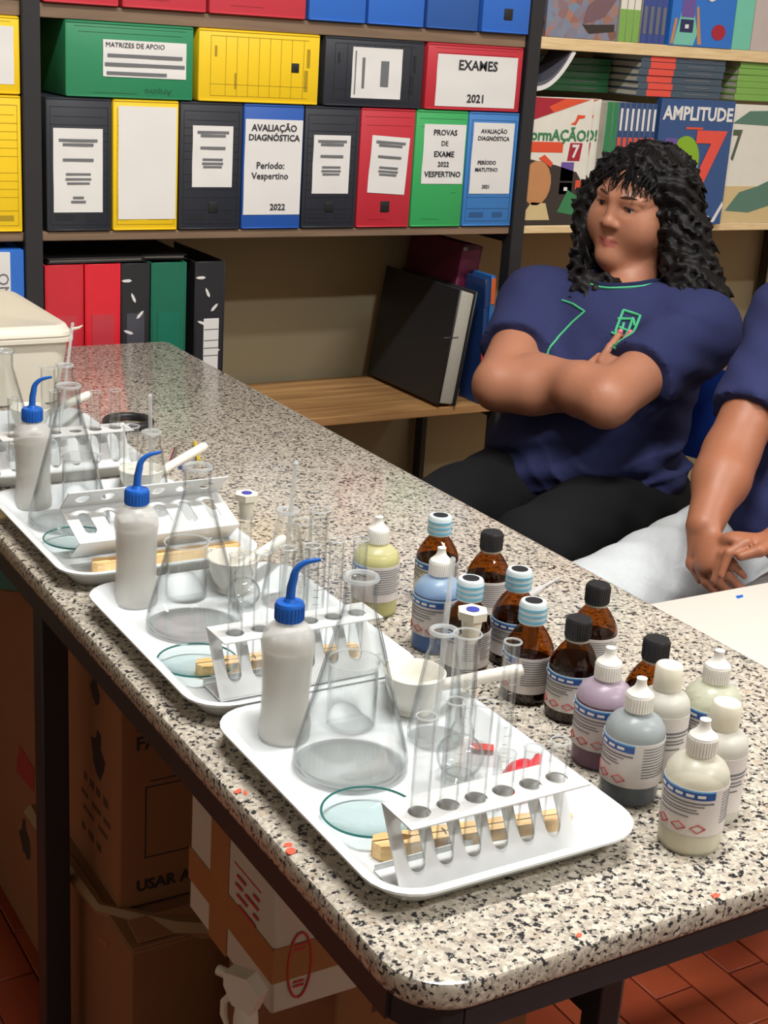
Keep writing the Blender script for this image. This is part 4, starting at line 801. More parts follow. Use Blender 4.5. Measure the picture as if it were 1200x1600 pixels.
for k, (x, y, rz) in enumerate(((0.049, 0.1465, -13), (0.062, 0.497, -10))):
    pass
holder(0.056, 0.1605, ZT + 0.0004, 0.172, -9.5, 'pale wooden tube holder behind the rack ' + NTH[0]); holder(0.060, 0.5125, ZT + 0.0004, 0.17, -7, 'pale wooden tube holder behind the rack ' + NTH[1])
# third tray: the rack lies tipped toward the room so its slots face up
t3 = rack(0.044, 0.842, 'white tube rack tipped over, slots facing up, ' + NTH[2], 6, 0.031, R(58), 0.0)
t3.location = (0.044, 0.806, ZT + 0.0385); t3.rotation_euler = (R(-42), 0, 0)
holder(0.06, 0.812, ZT + 0.0002, 0.2, 0, 'wooden tube holder by the tipped rack ' + NTH[2])
for i, x in enumerate((0.098, 0.126)): tube(x, 0.893, 0.064, ['short test tube leaning behind the tipped rack, nearer the watch glass', 'short test tube leaning behind the tipped rack, nearer the filter papers'][i], rotx=R(14), z0=ZT + 0.002)
# red rubber bulb, packet, dropper
rb = thing('rubber_bulb', 'red rubber pipette bulb behind the rack ' + NTH[0], 'bulb', (0.222, 0.196, ZT), R(30))
redr = mat('red_rubber', C(204, 34, 52), 0.35)
M_ = Matrix.Translation((0, 0, 0.0145)) @ Matrix.Rotation(R(90), 4, 'Y')
G().lathe([(0, -0.024), (0.008, -0.022), (0.0135, -0.012), (0.0145, 0.0), (0.012, 0.011), (0.006, 0.018), (0.0045, 0.02)], 24, M=M_).obj('bulb_body', redr, rb); G().lathe([(0.0045, 0.0195), (0.0042, 0.036), (0.0052, 0.038), (0.003, 0.039)], 16, M=M_).obj('bulb_neck', redr, rb)
pk = G(); n = 8; V = [((i / n - 0.5) * 0.05, (j / n - 0.5) * 0.035, 0.0022 + s * 0.002 * (1 - (2 * i / n - 1) ** 2) * (1 - (2 * j / n - 1) ** 2)) for s in (1, -1) for j in range(n + 1) for i in range(n + 1)]
F = []
for s in (0, 1):
    for j in range(n):
        for i in range(n): a = s * (n + 1) ** 2 + j * (n + 1) + i; f = (a, a + 1, a + n + 2, a + n + 1); F.append(f if s == 0 else f[::-1])
pk.add(V, F, True); pko = thing('plastic_packet', 'clear plastic packet with red print on the near tray by the red bulb', 'packet', (0.228, 0.262, ZT + 0.0004), R(55)); pk.obj('sachet', glass_mat('film', (0.96, 0.95, 0.95), (0.9, 0.9, 0.9), 0.12), pko); G().box((0.008, 0, 0.0046), (0.012, 0.02, 0.0004)).obj('red_print', red_ink, pko)
dp = thing('plastic_pipette', 'clear plastic pipette lying on the granite by the amber bottles', 'pipette', (0.502, 0.566, H + 0.0042), R(28))
G().tube([(0, 0, 0), (0.022, 0, 0), (0.03, 0, 0), (0.075, 0, -0.002)], [0.004, 0.0042, 0.0022, 0.0015], 10).obj('pipette_tube', milky_mat('clear_plastic', C(235, 235, 238), 0.4), dp); G().tube([(-0.012, 0, 0), (-0.009, 0, 0), (0.0, 0, 0), (0.002, 0, 0)], [0.002, 0.004, 0.004, 0.003], 10).obj('squeeze_bulb', milky_mat('clear_plastic2', C(235, 235, 238), 0.4), dp)
G().rbox((0, 0, 0.003), (0.012, 0.008, 0.006), 0.002, 2).obj('snap_lid', milky_mat('clear_plastic3', C(230, 230, 232), 0.4), None, (0.549, 0.287, H + 0.0002)); tag(bpy.data.objects['snap_lid'], 'tiny clear plastic snap lid lying on the granite by the bench edge', 'lid')
# magnifier, tweezers, pens beyond the third tray
mg = thing('magnifying_glass', 'black magnifying glass lying flat on the granite', 'magnifier', (0.327, 1.402, H))
G().lathe_open([(0.034 + 0.0065 * math.cos(R(a)), 0.0066 + 0.0064 * math.sin(R(a))) for a in range(0, 361, 30)], 40).obj('lens_ring', black_cap, mg); G().lathe([(0, 0.003), (0.02, 0.0038), (0.030, 0.005), (0.030, 0.0065), (0.02, 0.0082), (0, 0.009)], 36).obj('lens', glass, mg)
dv = Vector((-0.052, -0.098, 0)).normalized(); G().tube([tuple(dv * 0.040 + Vector((0, 0, 0.006))), tuple(dv * 0.06 + Vector((0, 0, 0.007))), tuple(dv * 0.075 + Vector((0, 0, 0.008))), tuple(dv * 0.12 + Vector((0, 0, 0.008)))], [0.0045, 0.005, 0.0078, 0.0075], 12).obj('handle', black_cap, mg)
chrome = mat('chrome', None)
for k, (x, y, rz, m, lb) in enumerate(((0.318, 1.20, 62, chrome, 'steel spatula lying among the pens beyond the third tray'), (0.342, 1.20, 55, mat('pen_blue', C(60, 84, 170), 0.4), 'blue pen lying beyond the third tray'), (0.366, 1.222, 70, mat('pencil_yellow', C(200, 178, 60), 0.5), 'yellow pencil lying beyond the third tray'))):
    t = thing(['spatula', 'pen', 'pencil'][k], lb, ['spatula', 'pen', 'pencil'][k], (x, y, H + 0.0042), R(rz))
    G().tube([(-0.05, 0, 0), (0.045, 0, 0)], 0.0035, 8).obj(['shaft', 'barrel', 'barrel'][k], m, t); G().tube([(0.045, 0, 0), (0.06, 0, 0)], [0.0036, 0.0008], 8).obj('tip', chrome if k < 2 else pinewood, t)
# white paper filters behind the third tray's rack
fl = mat('filter_paper', C(236, 238, 240), 0.8)
for k, (x, y, rz) in enumerate(((0.218, 0.925, 20), (0.238, 0.955, -15))):
    t = thing('filter_paper', ['folded white filter paper cone lying near the tipped rack', 'folded white filter paper cone lying nearer the mortar on the third tray'][k], 'filter paper', (x, y, ZT + 0.0003), R(rz))
    G().add([(0, 0, 0), (0.045, -0.012, 0.0), (0.048, 0.0, 0.012), (0.042, 0.014, 0.0), (0.0, 0.0, 0.001), (0.044, 0.0, 0.0)], [(0, 1, 2), (0, 2, 3), (0, 5, 1), (0, 3, 5), (1, 5, 2), (5, 3, 2)]).obj('paper_cone', fl, t)
    G().box((0.036, 0, 0.0004), (0.03, 0.024, 0.0006)).obj('paper_fold', fl, t)
# ------------------------------------------------------------------ white lidded container
cx0, cx1, cy0, cy1 = -0.02, 0.290, 1.545, 1.88
ct = thing('plastic_container', 'off-white plastic food container with a snap lid at the far end of the bench', 'container', (0, 0, H + 0.0004))
ivory = mat('ivory_plastic', C(222, 216, 202), 0.4, 0.02, 6)
G().loft([rr3(cx0 + i, cy0 + i, cx1 - i, cy1 - i, 0.03, z) for i, z in ((0.02, 0), (0.016, 0.003), (0.004, 0.097), (0.004, 0.104), (-0.004, 0.106), (-0.004, 0.112), (0.002, 0.114))]).obj('tub', ivory, ct)
G().loft([rr3(cx0 + i, cy0 + i, cx1 - i, cy1 - i, 0.03, z) for i, z in ((0.0, 0.1145), (-0.002, 0.115), (-0.001, 0.121), (0.002, 0.124), (0.005, 0.130), (0.009, 0.132), (0.014, 0.130))]).obj('lid', ivory, ct)
G().tube([(cx1 - 0.002, cy0 + 0.012, 0.1235), (cx1 + 0.012, cy0 + 0.016, 0.1245), (cx1 + 0.02, cy0 + 0.022, 0.1265)], [0.003, 0.0022, 0.001], 6).obj('lid_tab', ivory, ct)
lb_ = G().box((0.115, cy0 + 0.0075, 0.045), (0.075, 0.001, 0.035)); o = lb_.obj('label', paper, ct)
for zz, m, hh in ((0.052, mat('label_blue', C(86, 150, 200), 0.5), 0.007), (0.042, mat('label_dark_blue', C(52, 90, 140), 0.5), 0.006)): G().box((0.118, cy0 + 0.0066, zz), (0.05, 0.0006, hh)).obj('label_stripe', m, o)
lines(G(), cy0 + 0.006, [(0.03, 0.082, 0.03, 0.008), (0.045, 0.07, 0.02, 0.007), (0.02, 0.066, 0.016, 0.006)]).obj('faded_print', ink, ct)['kind'] = 'stuff'
# ------------------------------------------------------------------ reagent bottles
hdr = mat('label_header', C(38, 84, 156), 0.5); hdr2 = mat('label_header_light', C(98, 160, 210), 0.5); lab = mat('bottle_label', C(216, 210, 208), 0.6); cream = mat('cream_cap', C(228, 224, 206), 0.4); wcap = mat('white_cap', C(234, 232, 226), 0.4)
def arc(g, r, z0, z1, a0, a1, n=14, th=0.0003):
    return g.lathe([(r, z0), (r + th, z0), (r + th, z1), (r, z1), (r, z0)], n, a0=R(a0), a1=R(a1))
def bottle_label(t, r, z0, z1, ac, span, header=True, plain=False, red=True):
    """ac: direction the label faces, degrees"""
    a0, a1 = ac - span / 2, ac + span / 2; hz = z1 - z0
    o = arc(G(), r + 0.0002, z0, z1, a0, a1, 24).obj('label', lab, t)
    s0 = a0 + span * 0.12; s1 = a0 + span * 0.55
    if header:
        arc(G(), r + 0.0006, z0 + hz * 0.80, z0 + hz * 0.95, a0 + span * 0.04, s1, 10).obj('label_header', hdr, o); arc(G(), r + 0.0006, z0 + hz * 0.952, z0 + hz * 0.985, a0 + span * 0.04, s1, 10).obj('label_stripe', hdr2, o)
        g = G()
        for k in range(5): arc(g, r + 0.001, z0 + hz * 0.85, z0 + hz * 0.905, a0 + span * (0.1 + 0.08 * k), a0 + span * (0.155 + 0.08 * k), 2)
        g.obj('header_print', paper, o)['kind'] = 'stuff'
    g = G()
    for k, (q, e) in enumerate(((0.70, 0.5), (0.64, 0.42), (0.56, 0.36), (0.50, 0.38), (0.40, 0.3))): arc(g, r + 0.0006, z0 + hz * q, z0 + hz * (q + (0.035 if k == 0 else 0.022)), s0, s0 + span * e * 0.85, 6)
    for k in range(11): arc(g, r + 0.0006, z0 + hz * (0.9 - k * 0.065), z0 + hz * (0.918 - k * 0.065), a0 + span * 0.62, a0 + span * (0.88 + 0.06 * ((k * 7) % 3)), 6)
    g.obj('printed_lines', inkgrey, o)['kind'] = 'stuff'
    if red:
        for k in range(3):
            P = []; ca = s0 + span * (0.05 + 0.14 * k); hh = hz * 0.09; da = span * 0.055; cz = z0 + hz * 0.17
            for dx, dz in ((1, 0), (0, 1), (-1, 0), (0, -1), (1, 0)): P.append(((r + 0.0009) * math.cos(R(ca + dx * da)), (r + 0.0009) * math.sin(R(ca + dx * da)), cz + dz * hh))
            G().tube(P, 0.00045, 5, cap=False).obj('hazard_diamond', red_ink, o)
def inner(prof, d=0.0012): return [(max(a - d, 0), z) for a, z in prof]
DPROF = [(0, 0), (0.0235, 0), (0.0252, 0.003), (0.0255, 0.006), (0.0255, 0.03), (0.0255, 0.057), (0.0255, 0.062), (0.0248, 0.067), (0.021, 0.073), (0.015, 0.0775), (0.0105, 0.0795), (0.0098, 0.081), (0.0098, 0.09)]
def clip_prof(prof, zl):
    out = []
    for (a, z), (b, y) in zip(prof, prof[1:] + [prof[-1]]):
        if z <= zl: out.append((a, z))
        if z < zl < y: out.append((a + (b - a) * (zl - z) / (y - z), zl))
    return out
def dropper(x, y, label, plast, liquid, level, ac, **kw):
    t = thing('dropper_bottle', label, 'bottle', (x, y, H + 0.0003))
    g = G().lathe(DPROF, 36); g.mi = [1 if sum(g.V[k][2] for k in f) / len(f) > level + 0.001 else 0 for f in g.F]; g.obj('bottle_body', [plast, pl_dry(plast)], t)
    pr = clip_prof(DPROF, level); pr = [(max(a - 0.0011, 0), max(z, 0.0012)) for a, z in pr] + [(0, level)]; G().lathe(pr, 32).obj('liquid', liquid, t)
    g = G(); g.lathe([(0.0108, 0.081), (0.0116, 0.0815), (0.0116, 0.0955), (0.0108, 0.0972), (0, 0.0972)], 32)
    for k in range(32): a = 2 * math.pi * k / 32; g.box((0.01165 * math.cos(a), 0.01165 * math.sin(a), 0.0885), (0.0008, 0.0008, 0.013))
    g.obj('cap', wcap, t)
    G().lathe([(0.0112, 0.0968), (0.0092, 0.0985), (0.0058, 0.102), (0.0045, 0.1055), (0.0042, 0.109), (0.0046, 0.1102), (0.0025, 0.1108), (0, 0.1108)], 28).obj('nozzle', wcap, t)
    bottle_label(t, 0.0255, 0.0195, 0.060, ac, 250, **kw)
def pl(name, c, cl=0.3):
    PLCOL['plastic_' + name] = c; return milky_mat('plastic_' + name, c, cl, 0.3)
PLCOL = {}
def pl_dry(m):
    """the empty upper part of the same plastic, milky where no liquid wets it"""
    k = m.name + '_dry'
    if k not in MATS: MATS[k] = milky_mat(k, PLCOL[m.name], 0.3, 0.3)
    return MATS[k]
def lq(name, c): return mat('liquid_' + name, c, 0.2, 0.03, 20)
CA = 228   # labels turn roughly this way, degrees
dropper(0.310, 0.599, 'dropper bottle of pale yellow liquid beside the second tray', pl('yellow', C(224, 222, 176), 0.6), lq('yellow', C(206, 202, 140)), 0.07, 205, red=False)
dropper(0.322, 0.491, 'dropper bottle of bright blue liquid', pl('blue', C(176, 206, 230), 0.8), lq('blue', C(22, 86, 168)), 0.0625, 238)
dropper(0.325, 0.219, 'dropper bottle of purple liquid', pl('violet', C(206, 190, 208), 0.84), lq('purple', C(92, 36, 70)), 0.0625, 238)
dropper(0.309, 0.158, 'dropper bottle of dark grey blue liquid', pl('grey', C(190, 200, 204), 0.84), lq('slate', C(56, 68, 82)), 0.03, 218)
dropper(0.413, 0.176, 'dropper bottle of pale liquid behind the cream-capped bottles', pl('pale', C(220, 224, 204), 0.5), lq('pale', C(216, 218, 196)), 0.05, 205)
dropper(0.306, 0.077, 'dropper bottle of clear straw liquid nearest the bench end', pl('straw', C(232, 230, 216), 0.5), lq('straw', C(222, 218, 198)), 0.05, 250)
def white_bottle(x, y, label, ac):
    t = thing('white_reagent_bottle', label, 'bottle', (x, y, H + 0.0003)); m = MATS.get('white_bottle') or milky_mat('white_bottle', C(232, 230, 222), 0.12); MATS['white_bottle'] = m
    G().lathe([(0, 0), (0.0205, 0), (0.0222, 0.003), (0.0225, 0.006), (0.0225, 0.066), (0.0215, 0.0715), (0.018, 0.0765), (0.0125, 0.08), (0.0105, 0.082), (0.0105, 0.088)], 36).obj('bottle_body', m, t)
    G().lathe([(0.0118, 0.0815), (0.0124, 0.083), (0.012, 0.1025), (0.0108, 0.104), (0, 0.104)], 32).obj('cap', cream, t); bottle_label(t, 0.0225, 0.012, 0.062, ac, 200, header=False, red=False)
white_bottle(0.3605, 0.181, 'white bottle with a cream cap behind the grey blue dropper bottle', 300); white_bottle(0.355, 0.1035, 'white bottle with a cream cap behind the straw coloured dropper bottle', 300)
APROF = [(0, 0), (0.022, 0), (0.0238, 0.0025), (0.0242, 0.006), (0.0242, 0.05), (0.0236, 0.055), (0.0205, 0.062), (0.0155, 0.0705), (0.0115, 0.0755), (0.0104, 0.078), (0.0104, 0.088)]
dark_liq = mat('dark_brown_liquid', C(34, 20, 14), 0.25); foil = mat('foil_white', C(214, 226, 230), 0.3); foilb = mat('foil_blue', C(120, 186, 214), 0.3); neckring = mat('neck_ring', C(170, 165, 150), 0.4)
def amber_bottle(x, y, label, cap, level, ac, **kw):
    t = thing('amber_bottle', label, 'bottle', (x, y, H + 0.0003))
    G().lathe(APROF, 36).obj('bottle_body', amber, t)
    pr = [(max(a - 0.0012, 0), max(z, 0.0015)) for a, z in clip_prof(APROF, level)] + [(0, level)]; G().lathe(pr, 32).obj('liquid', dark_liq, t)
    if cap == 'black':
        g = G(); g.lathe([(0.0116, 0.0805), (0.0122, 0.081), (0.0122, 0.0985), (0.011, 0.1005), (0, 0.1005)], 32)
        for k in range(30): a = 2 * math.pi * k / 30; g.box((0.0122 * math.cos(a), 0.0122 * math.sin(a), 0.09), (0.0008, 0.0008, 0.016))
        g.obj('cap', black_cap, t); G().lathe([(0.0112, 0.0782), (0.0118, 0.0785), (0.0118, 0.0803), (0.0112, 0.0805)], 28).obj('neck_ring', neckring, t)
    else:
        c = G().lathe([(0.0122, 0.0785), (0.013, 0.079), (0.0134, 0.09), (0.0134, 0.098), (0.0122, 0.1005), (0.0092, 0.1008)], 32).obj('foil_seal', foil, t)
        for z0, z1 in ((0.081, 0.0838), (0.0868, 0.0895), (0.0925, 0.0955)): arc(G(), 0.0135, z0, z1, 0, 359.9, 32).obj('foil_stripe', foilb, c)
        G().lathe([(0.0086, 0.1004), (0.0086, 0.1012), (0, 0.1012)], 24).obj('cap', black_cap, t)
    bottle_label(t, 0.0242, 0.0125, 0.0495, ac, 250, **kw)
amber_bottle(0.393, 0.604, 'amber bottle with a blue foil seal farthest from the bench end', 'foil', 0.05, 205, red=False)
amber_bottle(0.4175, 0.537, 'amber bottle with a black cap and clear brown shoulders behind the blue dropper bottle', 'black', 0.045, 190, red=False)
amber_bottle(0.316, 0.4265, 'amber bottle with a blue foil seal beside the blue dropper bottle', 'foil', 0.05, 200, red=False)
amber_bottle(0.378, 0.430, 'amber bottle with a blue foil seal between two other amber bottles', 'foil', 0.052, 240, red=False)
amber_bottle(0.3405, 0.354, 'amber bottle with a blue foil seal and a fully lettered white label', 'foil', 0.04, 190)
amber_bottle(0.430, 0.367, 'amber bottle with a black cap close to the bench edge', 'black', 0.046, 190, red=False)
amber_bottle(0.3565, 0.303, 'nearly full amber bottle with a black cap beside the purple dropper bottle', 'black', 0.06, 238)
amber_bottle(0.394, 0.236, 'amber bottle with a black cap behind the white cream-capped bottle', 'black', 0.04, 190, red=False)
# ------------------------------------------------------------------ people: bodies as smooth blended volumes
class Vol:
    def __init__(self, lo, hi, step, fine=()):
        ax = []
        for d in range(3):
            a = np.arange(lo[d], hi[d] + step, step)
            for flo, fhi, fs in fine:
                b = np.arange(flo[d], fhi[d], fs); a = np.concatenate([a[(a < flo[d] - fs * 0.5) | (a > fhi[d] - fs * 0.5)], b]); a.sort()
            ax.append(a)
        self.x, self.y, self.z = ax; self.f = np.full((len(ax[0]), len(ax[1]), len(ax[2])), 1.0, np.float32)
    def _sl(self, lo, hi):
        s = []
        for a, l, h in zip((self.x, self.y, self.z), lo, hi): s.append(slice(max(0, int(np.searchsorted(a, l)) - 1), min(len(a), int(np.searchsorted(a, h)) + 1)))
        return tuple(s)
    def _pts(self, s): return np.meshgrid(self.x[s[0]], self.y[s[1]], self.z[s[2]], indexing='ij')
    def _mix(self, s, d, k, sub):
        f = self.f[s]
        if sub: d = -d; h = np.clip(k - np.abs(f - d), 0, None) / k; self.f[s] = np.maximum(f, d) + h * h * k * 0.25
        else: h = np.clip(k - np.abs(f - d), 0, None) / k; self.f[s] = np.minimum(f, d) - h * h * k * 0.25
    def cap(self, a, b, ra, rb, k=0.02, sub=False, cut=None, flat=None):
        """tapered capsule; cut = (point, normal) keeps the side the normal points away from; flat = (axis, factor) squashes it"""
        a = np.array(a, float); b = np.array(b, float); m = max(ra, rb) + k + 0.012
        s = self._sl(np.minimum(a, b) - m, np.maximum(a, b) + m); X, Y, Z = self._pts(s); ab = b - a; L2 = max(ab @ ab, 1e-9)
        t = np.clip(((X - a[0]) * ab[0] + (Y - a[1]) * ab[1] + (Z - a[2]) * ab[2]) / L2, 0, 1)
        px, py, pz = X - a[0] - t * ab[0], Y - a[1] - t * ab[1], Z - a[2] - t * ab[2]
        if flat is not None:
            ax = np.array(flat[0], float); q = (px * ax[0] + py * ax[1] + pz * ax[2]) * (1.0 / flat[1] - 1.0); px, py, pz = px + q * ax[0], py + q * ax[1], pz + q * ax[2]
        d = np.sqrt(px ** 2 + py ** 2 + pz ** 2) - (ra + (rb - ra) * t)
        if cut is not None:
            c, n = np.array(cut[0], float), np.array(cut[1], float); d = np.maximum(d, (X - c[0]) * n[0] + (Y - c[1]) * n[1] + (Z - c[2]) * n[2])
        self._mix(s, d, k, sub)
    def ell(self, c, r, axes=None, k=0.02, sub=False, cut=None):
        c = np.array(c, float); r = np.array(r, float); A = np.eye(3) if axes is None else np.array(axes, float); m = max(r) + k + 0.012
        s = self._sl(c - m, c + m); X, Y, Z = self._pts(s); X = X - c[0]; Y = Y - c[1]; Z = Z - c[2]
        q = [(X * A[i][0] + Y * A[i][1] + Z * A[i][2]) / r[i] for i in range(3)]
        k0 = np.sqrt(q[0] ** 2 + q[1] ** 2 + q[2] ** 2) + 1e-6; k1 = np.sqrt((q[0] / r[0]) ** 2 + (q[1] / r[1]) ** 2 + (q[2] / r[2]) ** 2) + 1e-6
        d = k0 * (k0 - 1) / k1
        if cut is not None:
            cc, n = np.array(cut[0], float) - c, np.array(cut[1], float); d = np.maximum(d, (X - cc[0]) * n[0] + (Y - cc[1]) * n[1] + (Z - cc[2]) * n[2])
        self._mix(s, d, k, sub)
    def ripple(self, fn):
        s = self._sl((-9, -9, -9), (9, 9, 9)); near = np.abs(self.f) < 0.05
        i, j, k = np.nonzero(near); self.f[i, j, k] += fn(self.x[i], self.y[j], self.z[k]).astype(np.float32)
    def clip(self, c, n):
        X, Y, Z = np.meshgrid(self.x, self.y, self.z, indexing='ij', sparse=True)
        self.f = np.maximum(self.f, ((X - c[0]) * n[0] + (Y - c[1]) * n[1] + (Z - c[2]) * n[2]).astype(np.float32))
    def surface(self):
        f = self.f; f[0] = f[-1] = 1; f[:, 0] = f[:, -1] = 1; f[:, :, 0] = f[:, :, -1] = 1
        ins = f < 0; nx, ny, nz = f.shape
        cnt = np.zeros((nx - 1, ny - 1, nz - 1), np.int8)
        for a in (0, 1):
            for b in (0, 1):
                for c in (0, 1): cnt += ins[a:nx - 1 + a, b:ny - 1 + b, c:nz - 1 + c]
        act = (cnt > 0) & (cnt < 8); I, J, K = np.nonzero(act); idx = np.full(act.shape, -1, np.int64); idx[I, J, K] = np.arange(len(I))
        acc = np.zeros((len(I), 3)); num = np.zeros(len(I)); cx = [self.x, self.y, self.z]
        for ax in range(3):
            o1, o2 = [d for d in range(3) if d != ax]
            for p in (0, 1):
                for q in (0, 1):
                    A = [I.copy(), J.copy(), K.copy()]; A[o1] = A[o1] + p; A[o2] = A[o2] + q; B = [v.copy() for v in A]; B[ax] = B[ax] + 1
                    fa = f[A[0], A[1], A[2]]; fb = f[B[0], B[1], B[2]]; m = (fa < 0) != (fb < 0); t = np.where(m, fa / np.where(m, fa - fb, 1), 0)
                    for d in range(3):
                        pa = cx[d][A[d]]; pb = cx[d][B[d]]; acc[:, d] += np.where(m, pa + t * (pb - pa), 0)
                    num += m
        V = acc / num[:, None]; Fs = []
        for ax in range(3):
            o1, o2 = [(1, 2), (2, 0), (0, 1)][ax]
            sl0 = [slice(None)] * 3; sl1 = [slice(None)] * 3; sl0[ax] = slice(0, -1); sl1[ax] = slice(1, None)
            a, b = ins[tuple(sl0)], ins[tuple(sl1)]; E = np.nonzero(a != b); up = a[E]
            def cell(d1, d2):
                c = [e.copy() for e in E]; c[o1] = c[o1] - d1; c[o2] = c[o2] - d2; return idx[c[0], c[1], c[2]]
            q = np.stack([cell(1, 1), cell(0, 1), cell(0, 0), cell(1, 0)], 1); q[~up] = q[~up][:, ::-1]; Fs.append(q)
        return V, np.concatenate(Fs)
def vol_obj(vol, name, mats, parent, base, pick=None, zoff=H):
    V, F = vol.surface(); V = V - np.array(base) + np.array((0, 0, zoff))
    me = bpy.data.meshes.new(name); me.vertices.add(len(V)); me.vertices.foreach_set('co', V.ravel()); me.loops.add(F.size); me.loops.foreach_set('vertex_index', F.ravel().astype(np.int32))
    me.polygons.add(len(F)); me.polygons.foreach_set('loop_start', np.arange(0, F.size, 4, dtype=np.int32)); me.polygons.foreach_set('loop_total', np.full(len(F), 4, np.int32))
    for m in (mats if isinstance(mats, list) else [mats]): me.materials.append(m)
    me.update(calc_edges=True); me.validate()
    me.polygons.foreach_set('use_smooth', [True] * len(me.polygons))
    if pick is not None and len(me.polygons) == len(F):
        c = V[F].mean(1) + np.array(base) - np.array((0, 0, zoff)); me.polygons.foreach_set('material_index', pick(c).astype(np.int32))
    return link(name, me, parent)
def skin_mat(name, c1, c2):
    m, nt, b = newmat(name); tc = nt.nodes.new('ShaderNodeTexCoord'); n = nt.nodes.new('ShaderNodeTexNoise'); n.inputs['Scale'].default_value = 14; n.inputs['Detail'].default_value = 5
    mx = nt.nodes.new('ShaderNodeMix'); mx.data_type = 'RGBA'; mx.inputs[6].default_value = c1; mx.inputs[7].default_value = c2
    nt.links.new(tc.outputs['Object'], n.inputs['Vector']); nt.links.new(n.outputs['Fac'], mx.inputs[0]); nt.links.new(mx.outputs[2], b.inputs['Base Color'])
    b.inputs['Roughness'].default_value = 0.5; b.inputs['Subsurface Weight'].default_value = 0.12; b.inputs['Subsurface Radius'].default_value = (0.01, 0.004, 0.002); b.inputs['Subsurface Scale'].default_value = 0.6
    return m
skin1 = skin_mat('skin', C(166, 110, 84), C(182, 126, 99)); skin2 = skin_mat('skin_deeper', C(156, 98, 70), C(170, 112, 84)); lipm = mat('lips', C(166, 92, 82), 0.45); hairm = mat('dark_hair', C(17, 15, 16), 0.55, 0.3, 60, spec=0.25)
def cloth(name, c, bump=0.25): return mat(name, c, 0.9, 0.07, 120, bump, spec=0.2)
navy = cloth('navy_cotton', C(47, 52, 92)); blackp = cloth('black_cotton', C(20, 21, 24)); jeans = cloth('pale_denim', C(196, 202, 206), 0.4); green_print = mat('green_print', C(70, 180, 128), 0.6); collar_m = cloth('navy_collar', C(34, 40, 74)); shoe_m = mat('shoe', C(60, 60, 64), 0.6)
V3 = lambda *a: np.array(a, float)
UP = V3(0, 0, 1)
def unit(v): return v / np.linalg.norm(v)
def hand_prims(vol, wrist, d, palm_n, side, curl, size=1.0, k=0.006):
    """d: direction the hand points; palm_n: palm normal; side: +1 thumb on d x palm_n side"""
    d = unit(np.array(d, float)); n = np.array(palm_n, float); n = unit(n - d * (n @ d)); s = np.cross(d, n) * side; w = np.array(wrist, float); z = size
    kn = w + d * 0.085 * z
    vol.cap(w, kn - d * 0.012 * z, 0.026 * z, 0.03 * z, 0.015, flat=(n, 0.5))
    out = []
    for i, (o, ln, r) in enumerate(((0.028, 0.068, 0.0082), (0.0095, 0.077, 0.0086), (-0.0095, 0.072, 0.0082), (-0.027, 0.056, 0.0072))):
        p0 = kn + s * o * z - d * 0.016 * z; a = R(curl * (0.8 + 0.12 * i)); d1 = unit(d * math.cos(a) + n * math.sin(a)); p1 = p0 + d1 * ln * 0.55 * z; a2 = R(curl * 1.8); d2 = unit(d * math.cos(a2) + n * math.sin(a2)); p2 = p1 + d2 * ln * 0.6 * z
        vol.cap(p0, p1, r * 1.08 * z, r * z, k); vol.cap(p1, p2, r * z, r * 0.8 * z, 0.004); out.append((p2, d2, r * z))
    t0 = w + d * 0.02 * z + s * 0.022 * z; t1 = w + d * 0.052 * z + s * 0.044 * z + n * 0.012 * z; t2 = t1 + unit(d * 0.9 + n * 0.35 - s * 0.1) * 0.034 * z
    vol.cap(t0, t1, 0.0135 * z, 0.0105 * z, 0.01); vol.cap(t1, t2, 0.0105 * z, 0.0082 * z, 0.005); out.append((t2, unit(t2 - t1), 0.0082 * z))
    return out
